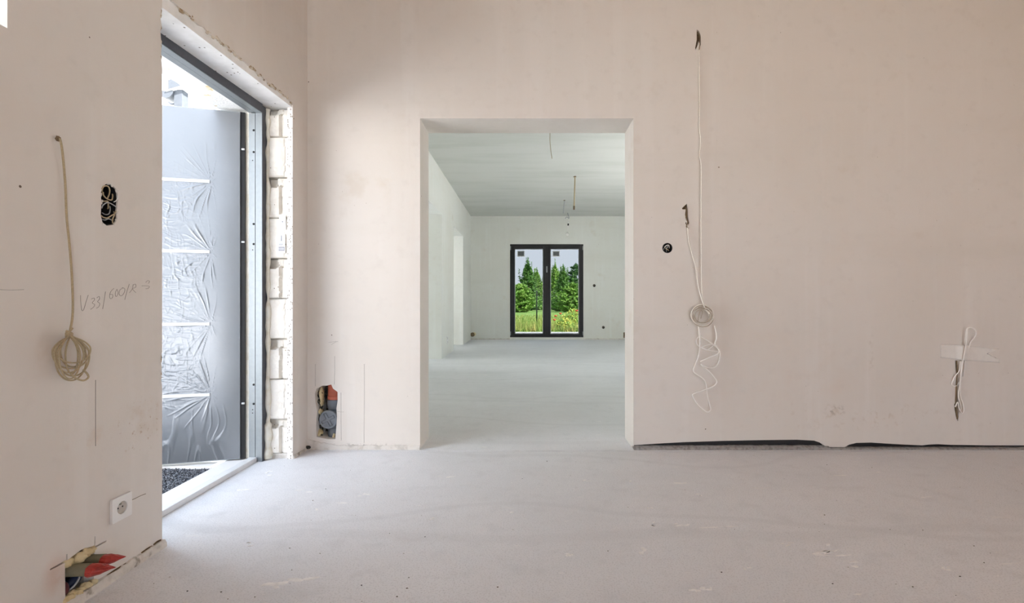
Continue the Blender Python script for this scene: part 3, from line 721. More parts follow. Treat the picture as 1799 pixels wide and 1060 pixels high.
# ------------------------------------------------------------------ outside the entrance
structure(BOX('ground_entrance', M['paving'], None, -30, XL - 0.41, -14, 30, -0.2, -0.02), 'bright pale paving outside the entrance', 'ground')
b = BOX('gravel_bed', M['gravel'], None, -3.4, XL - 0.36, 0.8, 2.815, -0.03, -0.008); tag(b, 'dark grey grit bed outside the threshold under the open door', 'gravel', kind='stuff')
r = random.Random(8); m = MB()
for i in range(5200):
    x, y = r.uniform(-2.35, XL - 0.362), r.uniform(1.95, 2.81); s_ = r.uniform(0.003, 0.0065); a = r.uniform(0, 6.28)
    vs_ = [(x + s_ * math.cos(a), y + s_ * math.sin(a), -0.008 + s_ * r.uniform(0, 1)), (x + s_ * math.cos(a + 2.1), y + s_ * math.sin(a + 2.1), -0.008), (x + s_ * math.cos(a + 4.2), y + s_ * math.sin(a + 4.2), -0.007), (x, y, -0.006 + s_ * 1.3)]
    m.add(vs_, [(0, 1, 3), (1, 2, 3), (2, 0, 3)])
o = m.build('grit', M['gravel'], b); o['kind'] = 'stuff'
structure(BOX('curb_entrance', M['paving'], None, -3.4, XL - 0.41, 2.82, 2.90, -0.03, 0.006), 'pale kerb under the open door leaf', 'kerb')
structure(BOX('wall_bounce', M['render_white'], None, -9.3, -9.0, -8, 11, -0.2, 3.3), 'added white wall opposite the entrance, bounces sunlight in, hidden behind the door', 'wall')  # added out of view to bounce sunlight sideways through the entrance
# gutter outlet beyond the door
g = empty('roof_gutter'); tag(g, 'grey gutter end on a square steel post seen above the open door leaf', 'gutter')
yg = 5.0; gx = lambda p: (p - VX) * yg / F; gz = lambda p: H - (p - VY) * yg / F
m = MB(); m.box(gx(309), gx(324), yg - 0.03, yg + 0.06, -0.02, gz(160)); m.build('post', M['zinc'], g, 0.004)
m = MB(); m.add([(gx(300), yg - 0.04, gz(164)), (gx(300), yg - 0.04, gz(144)), (gx(309), yg - 0.04, gz(141)), (gx(328), yg - 0.04, gz(153)),
                 (gx(300), yg + 0.08, gz(164)), (gx(300), yg + 0.08, gz(144)), (gx(309), yg + 0.08, gz(141)), (gx(328), yg + 0.08, gz(153))],
                [(0, 1, 2, 3), (7, 6, 5, 4), (0, 4, 5, 1), (1, 5, 6, 2), (2, 6, 7, 3), (3, 7, 4, 0)]); m.build('bracket', M['zinc'], g)
m = MB(); m.add([(gx(298), yg - 0.06, gz(165)), (gx(335), yg - 0.06, gz(155)), (gx(334), yg - 0.06, gz(153)), (gx(298), yg - 0.06, gz(163)),
                 (gx(298), yg + 0.1, gz(165)), (gx(335), yg + 0.1, gz(155)), (gx(334), yg + 0.1, gz(153)), (gx(298), yg + 0.1, gz(163))],
                [(0, 1, 2, 3), (7, 6, 5, 4), (0, 4, 5, 1), (1, 5, 6, 2), (2, 6, 7, 3), (3, 7, 4, 0)]); m.build('flashing', M['alu_white'], g)
m = MB(); n = 12; vs_ = []; fs = []
R_ = 12.5 * yg / F; cxg, czg = gx(297.5), gz(163)
for s_, rad in ((0, R_), (1, R_ * 0.9)):
    for yy in (yg - 0.05, yg + 0.06):
        for i in range(n + 1):
            a = math.pi + math.pi * i / n; vs_.append((cxg + rad * math.cos(a), yy, czg + rad * math.sin(a)))
k = n + 1
for i in range(n):
    fs += [(i, i + 1, k + i + 1, k + i), (2 * k + i, 3 * k + i, 3 * k + i + 1, 2 * k + i + 1)]
fs.append(tuple(range(0, n + 1))); 
m.add(vs_, fs); m.build('gutter', M['zinc'], g)
m = MB(); m.tube([(gx(300), yg - 0.02, gz(181)), (gx(304), yg - 0.02, gz(184)), (gx(310), yg - 0.01, gz(182))], 0.012, n=8); m.build('outlet', M['zinc'], g)

# ------------------------------------------------------------------ left wall things
cable = empty('hanging_cable', PL(104, 243)); cable.location = (0, 0, 0)
tag(cable, 'tan cable hanging down the left wall, its end looped into an oval bundle', 'cable')
path = [(103, 244, 0.0), (106, 246, 0.012), (109, 262, 0.012), (112, 290, 0.010), (115, 330, 0.008), (117, 380, 0.008), (122, 430, 0.012), (126, 480, 0.016), (128, 530, 0.020), (127, 560, 0.024), (123, 582, 0.028)]
TUBE('strand', M['cord_tan'], cable, [PL(*p) for p in path], 0.0030, n=8, res=5)
m = MB(); r = random.Random(12)
loops = [(97, 152, 669), (92, 156, 648), (100, 157, 661), (95, 147, 655), (106, 150, 645), (115, 137, 657), (98, 159, 638), (104, 141, 666)]
for k, (l_, r_, bt) in enumerate(loops):
    top = (122 + r.uniform(-2, 2), 592 + r.uniform(-3, 1)); off = 0.012 + 0.009 * (k % 4) + 0.004 * (k // 4)
    P_ = []
    mid = (l_ + r_) / 2
    for i in range(14):
        a = math.pi / 2 + 2 * math.pi * i / 14
        cx = mid + (r_ - l_) / 2 * math.cos(a); cy = (top[1] + bt) / 2 - (bt - top[1]) / 2 * math.sin(a)
        w = max(0, math.sin(a)) ** 3
        P_.append(PL(cx * (1 - 0.6 * w) + top[0] * 0.6 * w, cy, off + r.uniform(-0.002, 0.002)))
    m.tube(P_, 0.0023, n=7, res=5, closed=True)
m.tube([PL(*p) for p in [(124, 655, 0.04), (132, 664, 0.042), (146, 669, 0.043), (155, 664, 0.042), (153, 657, 0.040), (146, 650, 0.036)]], 0.0028, n=7, res=5)
m.build('coil', M['cord_tan'], cable)
m = MB()
for k, (a, b_) in enumerate(((585, 0.03), (588, 0.031), (591, 0.030))): m.tube([PL(116, a + 1, b_), PL(120, a - 2, b_ + 0.01), PL(125, a, b_ + 0.008), PL(127, a + 2, b_ - 0.006), PL(121, a + 2, b_ - 0.012)], 0.0028, n=7, res=4, closed=True)
m.tube([PL(116, 581, 0.034), PL(121, 583, 0.038), PL(127, 577, 0.036)], 0.0032, n=7, res=4)
m.build('knot', M['cord_tan'], cable)
m = MB(); m.blob(PL(102, 244, 0.003), 0.006, 0.008, 0.008, 2, 0.5); m.build('plug', M['cord_brown'], cable)

# wires stuffed in the slot box
wbx = empty('wire_bundle'); tag(wbx, 'tangle of thin wires stuffed into the tall dark slot in the left wall', 'wires')
m = MB(); cu_ = sum(p[0] for p in slot) / len(slot); cv_ = sum(p[1] for p in slot) / len(slot)
sin_ = [(cu_ + (p[0] - cu_) * 0.975, cv_ + (p[1] - cv_) * 0.985) for p in slot]; sin2 = [(cu_ + (p[0] - cu_) * 0.93, cv_ + (p[1] - cv_) * 0.96) for p in slot]
m.sheet(sin_, [sin2], mapL, 0.004, 0.084); m.build('box_shell', M['black'], wbx)
def swire(ps, mat, rr=0.0021): TUBE('wire', M[mat], wbx, [PL(160 + a / 10.6, 310 + b / 10.6, o_) for a, b, o_ in ps], rr, n=7, res=5)
swire([(215, 330, -0.02), (205, 240, 0.0), (240, 185, 0.004), (310, 185, 0.004), (345, 250, 0.002), (335, 340, -0.01), (300, 420, -0.012)], 'cord_tan')
swire([(225, 300, -0.01), (235, 360, 0.0), (300, 420, 0.003), (380, 440, 0.004), (400, 380, -0.004), (395, 320, -0.02)], 'cord_tan')
swire([(200, 590, -0.01), (220, 540, 0.003), (290, 490, 0.005), (350, 500, 0.005), (440, 550, 0.004), (495, 590, -0.006)], 'cord_grey', 0.0018)
swire([(185, 730, -0.004), (230, 765, 0.004), (300, 775, 0.005), (380, 730, 0.005), (440, 690, 0.003), (480, 610, -0.006)], 'cord_tan')
swire([(210, 680, -0.02), (260, 710, -0.006), (330, 700, -0.004), (355, 620, -0.01), (350, 560, -0.02)], 'cord_grey', 0.0018)
swire([(400, 880, -0.006), (400, 800, 0.002), (430, 720, 0.002), (425, 650, -0.01), (380, 560, -0.02)], 'cord_tan')
swire([(205, 450, -0.01), (250, 465, -0.004), (310, 470, 0.002), (320, 560, -0.004), (310, 600, -0.02)], 'cord_tan', 0.0024)
swire([(210, 800, -0.008), (260, 815, 0.0), (330, 790, 0.002), (400, 830, -0.01)], 'cord_grey', 0.0018)
swire([(480, 330, -0.01), (495, 380, 0.002), (470, 450, 0.0), (420, 480, -0.006)], 'cord_white', 0.0016)
m = MB()
for k in range(26):
    px, py = random.choice(slot_px); m.blob(PL(px + random.uniform(-2, 2), py + random.uniform(-3, 3), -0.002), 0.003, 0.004, 0.005, k, 0.5, 6, 5)
o = m.build('broken_edge', M['mortar'], wl); o['kind'] = 'stuff'

# socket
s = empty('wall_socket'); tag(s, 'white single socket low on the left wall above the two pipes', 'socket')
sy, sz_ = 1.706, 0.236
def rbox(mb, x0, x1, cy, cz, hw, hh, rad, n=6, inner=None):
    ring = []
    for (sy_, sz2, a0) in ((1, 1, 0), (-1, 1, 90), (-1, -1, 180), (1, -1, 270)):
        for i in range(n + 1):
            a = math.radians(a0 + 90 * i / n)
            ring.append((cy + sy_ * (hw - rad) + rad * math.cos(a), cz + sz2 * (hh - rad) + rad * math.sin(a)))
    mb.sheet(ring, inner or [], lambda u, v, t: (t, u, v), x0, x1)
circ = lambda cy, cz, rr, n=28: [(cy + rr * math.cos(2 * math.pi * i / n), cz + rr * math.sin(2 * math.pi * i / n)) for i in range(n)]
m = MB(); rbox(m, XL + 0.001, XL + 0.010, sy, sz_, 0.0415, 0.0415, 0.004, inner=[circ(sy, sz_, 0.0215)]); m.build('cover_plate', M['plastic'], s, 0.0015)
m = MB(); m.lathe([(0.0212, 0), (0.0212, 0.006), (0.0195, 0.006), (0.0195, 0.001), (0.001, 0.001)], Matrix.Translation((XL + 0.001, sy, sz_)) @ Matrix.Rotation(math.pi / 2, 4, 'Y'), 28); m.build('insert', M['plastic_shade'], s)
m = MB(); m.lathe([(0.0025, 0), (0.0025, 0.006), (0.001, 0.008)], Matrix.Translation((XL + 0.002, sy - 0.002, sz_ + 0.012)) @ Matrix.Rotation(math.pi / 2, 4, 'Y'), 12); m.build('earth_pin', M['brass'], s)
for dy in (-0.0095, 0.0095):
    m = MB(); m.lathe([(0.0028, 0), (0.0028, 0.0006)], Matrix.Translation((XL + 0.0021, sy + dy, sz_)) @ Matrix.Rotation(math.pi / 2, 4, 'Y'), 12); m.build('contact_hole', M['black'], s)
m = MB(); m.lathe([(0.0026, 0), (0.0026, 0.0006)], Matrix.Translation(PL(219.5, 877, 0.0)) @ Matrix.Rotation(math.pi / 2, 4, 'Y'), 12); m.build('pit', M['dark'], wl)
m = MB(); m.tube([PL(*p, 0.0004) for p in [(220, 882), (226, 880), (234, 878), (246, 872), (256, 868)]], 0.001, n=5); m.build('scratch', M['gouge'], wl)

# two heating pipes with red taped ends
def hpipe(y, z, x1, x2, rr, label, seed, tilt=0.0):
    h = empty('heating_pipe'); tag(h, label, 'pipe', 'heating pipes from the left wall')
    TUBE('sleeve', M['sleeve'], h, [(XL - 0.10, y, z - 0.004), (XL - 0.03, y, z), (x1, y + tilt * 0.3, z + 0.001)], rr, n=18, res=6)
    q = MB(); n = 16; L = x2 - x1
    prof = [(-0.006, 1.03), (0.0, 1.06), (0.28, 1.08), (0.50, 0.86), (0.72, 0.52), (0.90, 0.28), (1.0, 0.10)]
    vs_ = []
    for i, (t, f) in enumerate(prof):
        for k in range(n):
            a = 2 * math.pi * k / n
            ff = f * (1 + 0.20 * noise.noise(Vector((math.cos(a) * 2.2, math.sin(a) * 2.2 + seed, i * 0.9))))
            sq = 1.0 - 0.35 * max(0, t)
            vs_.append((x1 + L * t + (0.012 * noise.noise(Vector((k * 0.9, seed, 3))) if t > 0.6 else 0), y + tilt * t + ff * rr * math.cos(a) * (1 + 0.25 * max(0, t)), z + 0.004 * t + ff * rr * math.sin(a) * sq))
    fs = [(i * n + k, i * n + (k + 1) % n, (i + 1) * n + (k + 1) % n, (i + 1) * n + k) for i in range(len(prof) - 1) for k in range(n)]
    fs.append(tuple((len(prof) - 1) * n + k for k in range(n)))
    q.add(vs_, fs); q.build('tape_cap', M['red_tape'], h)
    return h
hpipe(1.532, 0.111, XL + 0.052, XL + 0.118, 0.0185, 'olive sleeved pipe with red taped end, nearer of the two in the wall hole', 1.0, 0.012)
hpipe(1.592, 0.111, XL + 0.042, XL + 0.100, 0.0165, 'olive sleeved pipe with red taped end, farther of the two in the wall hole', 5.0, 0.016)
fo = wl
m = MB()
for k, (y, z, x, a, b_, c_) in enumerate(((1.522, 0.143, -0.01, 0.02, 0.022, 0.012), (1.548, 0.143, 0.004, 0.018, 0.016, 0.016), (1.572, 0.147, 0.006, 0.016, 0.018, 0.013), (1.594, 0.142, -0.004, 0.016, 0.016, 0.013), (1.535, 0.132, -0.02, 0.02, 0.02, 0.012))):
    m.blob((XL + x, y, z), a, b_, c_, k, 0.45, 16, 10)
m.build('upper_foam', M['foam'], fo)
m = MB()
for k in range(8): m.blob((XL - 0.006 + 0.003 * (k % 2), 1.508 + 0.0135 * k, 0.030 + 0.004 * (k % 3)), 0.014, 0.012, 0.010, k + 9, 0.5, 14, 9)
m.build('lower_foam', M['foam'], fo)
cb = empty('buried_cable'); tag(cb, 'dark blue and grey cables inside the pipe hole below the red ends', 'cable')
M['blue'] = simple('dark_blue_pipe', (0.012, 0.022, 0.06), 0.45)
M['maroon'] = simple('maroon_cable', (0.10, 0.02, 0.025), 0.5)
TUBE('blue_cable', M['blue'], cb, [(XL - 0.09, 1.575, 0.05), (XL - 0.03, 1.575, 0.072), (XL - 0.02, 1.55, 0.066), (XL - 0.05, 1.53, 0.05)], 0.014, n=12, res=6)
TUBE('grey_cable', M['cord_grey'], cb, [(XL - 0.06, 1.515, 0.035), (XL - 0.012, 1.535, 0.052), (XL - 0.008, 1.56, 0.075), (XL - 0.05, 1.585, 0.085)], 0.003, n=8, res=6)
TUBE('maroon_cable', M['maroon'], cb, [(XL - 0.05, 1.514, 0.082), (XL - 0.012, 1.515, 0.076), (XL - 0.012, 1.514, 0.05), (XL - 0.05, 1.512, 0.035)], 0.008, n=10, res=6)

# ------------------------------------------------------------------ drain pipe in the back wall
dp = empty('drain_pipe'); tag(dp, 'orange and grey drain pipe with round cross-ribbed cap in the broken wall hole', 'pipe')
def pz(p): return H - (p - VY) * YB / F
cxp = PB(580, 0).x; yp = YB + 0.085; rp = 0.046
def vlathe(name, prof, mat, x=cxp, y=yp): 
    q = MB(); q.lathe(prof, Matrix.Translation((x, y, 0)), 28); return q.build(name, mat, dp)
vlathe('orange_pipe', [(rp, pz(704)), (rp, pz(660))], M['pvc_orange'])
vlathe('orange_socket', [(rp * 1.03, pz(706)), (rp * 1.06, pz(702)), (rp * 1.03, pz(699))], M['pvc_orange'])
vlathe('grey_collar', [(rp * 0.98, pz(723)), (rp * 1.04, pz(720)), (rp * 1.10, pz(716)), (rp * 1.10, pz(708)), (rp * 1.04, pz(705.5))], M['pvc_grey'])
vlathe('grey_body', [(rp * 0.90, pz(776)), (rp * 0.90, pz(722))], M['pvc_grey'])
vlathe('grey_foot', [(rp * 0.98, pz(776)), (rp * 0.98, pz(757)), (rp * 0.90, pz(755))], M['pvc_grey'])
cc = Vector((PB(574, 0).x, YB + 0.022, pz(739)))
Mc = Matrix.Translation(cc) @ Matrix.Rotation(math.pi / 2, 4, 'X')
m = MB(); m.lathe([(0.052, -0.045), (0.056, -0.040), (0.060, -0.012), (0.060, 0.0), (0.056, 0.004), (0.050, 0.004), (0.048, 0.001), (0.002, 0.001)], Mc, 36)
cap = m.build('cleanout_cap', M['pvc_light'], dp)
for a in range(4):
    q = MB(); Mr = Mc @ Matrix.Rotation(math.radians(45 * 0 + 90 * a + 28), 4, 'Z')
    q.obox(Mr @ Matrix.Translation((0.027, 0.0085, 0.0025)), 0.036, 0.003, 0.006)
    q.obox(Mr @ Matrix.Translation((0.027, -0.0085, 0.0025)), 0.036, 0.003, 0.006)
    q.obox(Mr @ Matrix.Translation((0.0445, 0.0, 0.0025)), 0.003, 0.02, 0.006)
    q.build('rib', M['pvc_grey'], cap)
fo2 = wb
for k, (px, py, a, b_) in enumerate(((565.5, 694, 0.010, 0.05), (564, 723, 0.009, 0.022), (563, 761, 0.016, 0.024), (588, 765, 0.008, 0.014), (566, 708, 0.008, 0.02))):
    q = MB(); p = PB(px, py, -0.05); q.blob(p, a, 0.03, b_, k, 0.5, 14, 10); q.build('foam_lump', M['foam'], fo2)
m = MB(); r = random.Random(3)
for k in range(60):
    p = PB(r.uniform(553, 566), r.uniform(682, 766), -r.uniform(0.04, 0.09)); m.blob(p, 0.012, 0.012, 0.013, k, 0.6, 7, 5)
o = m.build('dark_rubble', M['soil'], wb); o['kind'] = 'stuff'

# ------------------------------------------------------------------ cords on the back wall
hc = empty('coiled_cable'); tag(hc, 'pale cable hanging from two gouges right of the doorway, coiled with a loose tangle below', 'cable')
TUBE('strand', M['cord'], hc, [PB(*p) for p in [(1228, 76, 0.0045), (1228, 88, 0.005), (1228.5, 120, 0.008), (1229, 180, 0.010), (1229, 225, 0.012), (1231, 245, 0.012), (1230, 262, 0.013), (1229, 275, 0.014), (1232, 292, 0.015), (1232, 350, 0.018), (1232, 430, 0.022), (1233, 500, 0.027), (1236, 540, 0.030)]], 0.0039, n=8, res=6)
r = random.Random(31)
for nm, mt, ks in (('coil', 'cord', (0, 2, 3, 5, 6, 8, 9)), ('coil_shade', 'cord_shade', (1, 4, 7, 10))):  # darker tan loops stand in for the shade between the coil's turns
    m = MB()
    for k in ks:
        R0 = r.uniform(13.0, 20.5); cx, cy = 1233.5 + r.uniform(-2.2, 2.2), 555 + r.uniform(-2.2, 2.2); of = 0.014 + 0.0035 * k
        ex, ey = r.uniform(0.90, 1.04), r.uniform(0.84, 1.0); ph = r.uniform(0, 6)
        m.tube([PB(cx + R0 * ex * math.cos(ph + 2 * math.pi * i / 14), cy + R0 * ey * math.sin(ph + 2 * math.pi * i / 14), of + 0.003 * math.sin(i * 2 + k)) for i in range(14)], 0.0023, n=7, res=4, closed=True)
    if nm == 'coil_shade': m.tube([PB(1226, 566, 0.02), PB(1228, 552, 0.03), PB(1231, 546, 0.036), PB(1234, 549, 0.03), PB(1231, 560, 0.02)], 0.0023, n=7)
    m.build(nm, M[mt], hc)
o_ = lambda ps, off: [PB(1190 + a / 4.61, 510 + b / 4.61, off + 0.012 * math.sin(i * 0.9)) for i, (a, b) in enumerate(ps)]
m = MB()
m.tube(o_([(168, 285), (182, 330), (188, 400), (185, 460), (175, 510), (170, 545), (150, 590), (130, 640), (137, 668), (170, 690), (215, 725), (235, 770), (240, 830), (255, 900), (270, 960), (262, 980), (235, 985), (180, 940), (140, 890), (122, 850), (140, 835), (200, 815), (240, 800), (290, 780), (320, 745), (295, 700), (240, 640), (200, 610)], 0.018), 0.0038, n=7, res=5)
m.tube(o_([(172, 290), (176, 340), (184, 420), (178, 490), (168, 545)], 0.026), 0.0038, n=7, res=5)
m.tube(o_([(300, 285), (315, 350), (318, 390), (305, 430), (320, 460), (340, 488), (280, 492), (215, 472), (200, 460), (240, 445), (300, 440), (330, 470), (345, 505), (340, 560), (320, 610), (280, 630), (230, 622), (190, 600)], 0.022), 0.0038, n=7, res=5)
m.tube(o_([(185, 578), (260, 545), (330, 512), (335, 480), (290, 440), (230, 400), (190, 375), (160, 390), (155, 420), (170, 450), (230, 482), (270, 465), (302, 435)], 0.024), 0.0038, n=7, res=5)
m.build('tangle', M['cord_white'], hc)
TUBE('strand', M['cord'], hc, [PB(*p) for p in [(1206, 388, 0.0045), (1208, 398, 0.006), (1209, 415, 0.010), (1212, 432, 0.013), (1217, 450, 0.016), (1222, 468, 0.020), (1225, 490, 0.024), (1230, 516, 0.030), (1238, 540, 0.040), (1246, 552, 0.046)]], 0.0039, n=8, res=6)
TUBE('frayed_end', M['cord_brown'], hc, [PB(*p) for p in [(1205, 364, 0.004), (1206.5, 374, 0.006), (1205, 382, 0.008), (1208, 390, 0.01), (1206, 398, 0.008), (1210, 401, 0.006)]], 0.0032, n=8, res=4)
TUBE('frayed_end', M['cord_brown'], hc, [PB(*p) for p in [(1227, 58, 0.004), (1229.5, 66, 0.004), (1229, 76, 0.006), (1228, 88, 0.006)]], 0.003, n=8, res=4)

# round junction box
jb = empty('junction_box'); tag(jb, 'round black junction box with wire ends set in the wall right of the doorway', 'junction box')
MJ = Matrix.Translation((cxj, YB, czj)) @ Matrix.Rotation(math.pi / 2, 4, 'X')
m = MB(); m.lathe([(0.0325, -0.05), (0.0325, 0.0005), (0.0285, 0.0005), (0.0285, -0.045), (0.001, -0.045)], MJ, 28); m.build('box_shell', M['black'], jb)
for k, (mat, ps) in enumerate((('cord_white', [(-0.02, -0.01, -0.03), (-0.012, 0.012, 0.0), (0.008, 0.018, 0.002), (0.018, 0.0, -0.02)]), ('cord_grey', [(0.0, -0.022, -0.02), (-0.006, -0.004, 0.0), (0.004, 0.012, 0.002), (0.014, 0.014, -0.02)]),
                               ('cord_tan', [(0.016, -0.016, -0.02), (0.004, -0.012, 0.0), (-0.01, -0.004, 0.002), (-0.016, 0.012, -0.02)]))):
    TUBE('wire', M[mat], jb, [MJ @ Vector(p) for p in ps], 0.0026, n=7, res=6)

# taped cord
tcd = empty('taped_cable'); tag(tcd, 'white cable folded and held to the back wall with a strip of tape', 'cable')
q4 = lambda ps, off: [PB(1600 + a / 4.417, 540 + b / 4.417, off(i) if callable(off) else off) for i, (a, b) in enumerate(ps)]
m = MB()
m.tube(q4([(400, 420), (415, 330), (418, 290), (425, 230), (438, 168), (470, 157), (500, 175), (508, 205), (490, 240), (465, 270), (452, 310), (420, 420), (418, 470), (405, 540)], lambda i: [0.008, 0.006, 0.010, 0.022, 0.034, 0.038, 0.036, 0.030, 0.020, 0.010, 0.006, 0.008, 0.012, 0.012][i]), 0.0036, n=8, res=5)
m.tube(q4([(438, 165), (434, 230), (428, 300), (405, 420), (395, 500), (385, 600), (384, 690), (405, 750), (412, 800), (398, 822), (378, 790), (365, 740), (352, 760), (345, 775)], lambda i: 0.034 - 0.004 * i if i < 6 else 0.012), 0.0036, n=8, res=5)
m.tube(q4([(384, 420), (378, 490), (345, 535), (320, 590), (328, 610), (358, 606), (380, 580), (372, 650), (370, 700), (388, 760), (385, 810)], lambda i: 0.010 + 0.006 * math.sin(i)), 0.0033, n=8, res=5)
m.tube(q4([(395, 415), (390, 520), (380, 620)], 0.016), 0.0036, n=8, res=5)
m.build('strand', M['cord_white'], tcd)
TUBE('frayed_end', M['cord_brown'], tcd, q4([(358, 415), (362, 500), (355, 600), (352, 690), (350, 760), (362, 870)], lambda i: 0.004), 0.0034, n=8, res=4)
# tape: a thin ragged strip that bulges over the cord
outl_t = [(232, 290), (300, 288), (345, 292), (480, 300), (600, 318), (660, 318), (590, 352), (640, 382), (690, 405), (640, 430), (560, 425), (470, 415), (400, 412), (300, 402), (228, 392), (236, 340)]
nuT, nvT = 40, 8; vs_ = []; fs = []
for i in range(nuT + 1):
    a = 230 + (690 - 230) * i / nuT
    top = np.interp(a, [230, 345, 480, 600, 690], [287, 291, 300, 316, 322]); bot = np.interp(a, [230, 400, 560, 690], [393, 412, 424, 432])
    for j in range(nvT + 1):
        b_ = top + (bot - top) * j / nvT
        lift = 0.0012 + 0.012 * math.exp(-((a - 415) / 45) ** 2) + (0.004 if i == 0 else 0) + 0.001 * noise.noise(Vector((a * 0.03, b_ * 0.03, 0)))
        ragged = 690 - 100 * max(0, 1 - abs(j / nvT - 0.38) / 0.38) if a > 585 else a
        aa = min(a, ragged) if a > 585 else a
        vs_.append(PB(1600 + aa / 4.417, 540 + b_ / 4.417, lift))
for i in range(nuT):
    for j in range(nvT):
        k = i * (nvT + 1) + j; fs.append((k, k + 1, k + nvT + 2, k + nvT + 1))
m = MB(); m.add(vs_, fs, True); tp = m.build('tape', M['tape'], tcd)
md = tp.modifiers.new('thickness', 'SOLIDIFY'); md.thickness = 0.0006; md.offset = 1

# ------------------------------------------------------------------ far room
w1 = empty('window_1'); structure(w1, 'black framed two-leaf garden window at the end of the far room', 'window')
yw = YF + 0.035
def fx(p): return (p - VX) * YF / F
def fz(p): return H - (p - VY) * YF / F
m = MB(); fr = 0.062
m.box(WX0, WX0 + fr, yw, yw + 0.08, WZ0, WZ1); m.box(WX1 - fr, WX1, yw, yw + 0.08, WZ0, WZ1)
m.box(WX0 + fr, WX1 - fr, yw, yw + 0.08, WZ1 - fr, WZ1); m.box(WX0 + fr, WX1 - fr, yw, yw + 0.08, WZ0, WZ0 + fr); m.build('outer_frame', M['win_frame'], w1, 0.004)
gl = [(fx(904.3), fx(954.2)), (fx(967.2), fx(1017.2))]; gz0, gz1 = fz(587), fz(437.5)
xc = fx(960.7)
for k, (a, b_) in enumerate(gl):
    x0 = WX0 + fr - 0.01 if k == 0 else xc + 0.002; x1 = xc - 0.002 if k == 0 else WX1 - fr + 0.01
    z0, z1 = WZ0 + fr - 0.01, WZ1 - fr + 0.01
    q = MB(); y0, y1 = yw - 0.018, yw + 0.06
    q.box(x0, a, y0, y1, z0, z1); q.box(b_, x1, y0, y1, z0, z1); q.box(a, b_, y0, y1, gz1, z1); q.box(a, b_, y0, y1, z0, gz0)
    sash = q.build('sash', M['win_frame'], w1, 0.004)
    q = MB(); q.box(a - 0.01, b_ + 0.01, yw + 0.02, yw + 0.026, gz0 - 0.01, gz1 + 0.01); q.build('pane', M['glass'], sash)
    q = MB(); e_ = 0.012; yy = yw + 0.012
    q.box(a, a + e_, yy, yy + 0.008, gz0, gz1); q.box(b_ - e_, b_, yy, yy + 0.008, gz0, gz1); q.box(a, b_, yy, yy + 0.008, gz0, gz0 + e_); q.box(a, b_, yy, yy + 0.008, gz1 - e_, gz1)
    q.build('glazing_bead', M['alu_white'], sash)
    sx0 = fx(908.6) if k == 0 else fx(970.5)
    q = MB(); q.box(sx0, sx0 + 0.19, yw + 0.017, yw + 0.0195, fz(451), fz(440.5)); st = q.build('sticker', M['paper'], sash)
    q = MB(); q.box(sx0 + 0.02, sx0 + 0.172, yw + 0.0155, yw + 0.017, fz(449.5), fz(442)); q.build('print', M['sticker'], sash)
BOX('meeting_cover', M['win_frame'], w1, xc - 0.03, xc + 0.03, yw - 0.032, yw - 0.018, WZ0 + fr, WZ1 - fr, bevel=0.004)
q = MB(); q.box(xc - 0.014, xc + 0.014, yw - 0.04, yw - 0.032, fz(479), fz(468)); q.lathe([(0.011, 0), (0.011, 0.02)], Matrix.Translation((xc, yw - 0.04, fz(472))) @ Matrix.Rotation(math.pi / 2, 4, 'X'), 12); q.build('handle_base', M['cord_grey'], w1)
for x in (WX0 + 0.012, WX1 - 0.012):
    for z in (WZ0 + 0.10, WZ1 - 0.10):
        q = MB(); q.lathe([(0.011, z - 0.05), (0.011, z + 0.05)], Matrix.Translation((x, yw - 0.012, 0)), 10); q.build('hinge', M['cord_grey'], w1)
for k, (px, py, lb) in enumerate(((1044, 502, 'small round dark switch box hole in the end wall, upper of two right of window'), (1060, 575.5, 'small round dark socket box hole in the end wall near the floor, right of window'))):
    p = PY(px, py, YF); b_ = empty('switch_box'); tag(b_, lb, 'junction box', 'box holes in the end wall')
    MJ2 = Matrix.Translation((p.x, YF, p.z)) @ Matrix.Rotation(math.pi / 2, 4, 'X')
    q = MB(); q.lathe([(0.0355, -0.05), (0.0355, 0.0008), (0.031, 0.0008), (0.031, -0.04), (0.001, -0.04)], MJ2, 20); q.build('box_shell', M['black'], b_)
    TUBE('wire', M['cord_tan'], b_, [MJ2 @ Vector(v) for v in ((-0.02, -0.01, -0.03), (-0.004, 0.01, 0.0), (0.018, 0.006, -0.02))], 0.005, n=6)
# socket on the far left wall
p = Vector((XLF, 1.43 * F / (VX - 785.7), 0)); p.z = H - (598 - VY) * p.y / F
s2 = empty('wall_socket'); tag(s2, 'small socket on the far room left wall between its two doorways', 'socket')
q = MB(); rbox(q, XLF, XLF + 0.011, p.y, p.z, 0.042, 0.07, 0.006); q.build('cover_plate', M['plastic'], s2, 0.002)
for dz in (0.034, -0.034):
    q = MB(); q.lathe([(0.02, 0), (0.02, 0.0015)], Matrix.Translation((XLF + 0.011, p.y, p.z + dz)) @ Matrix.Rotation(math.pi / 2, 4, 'Y'), 16); q.build('insert', M['plastic_shade'], s2)
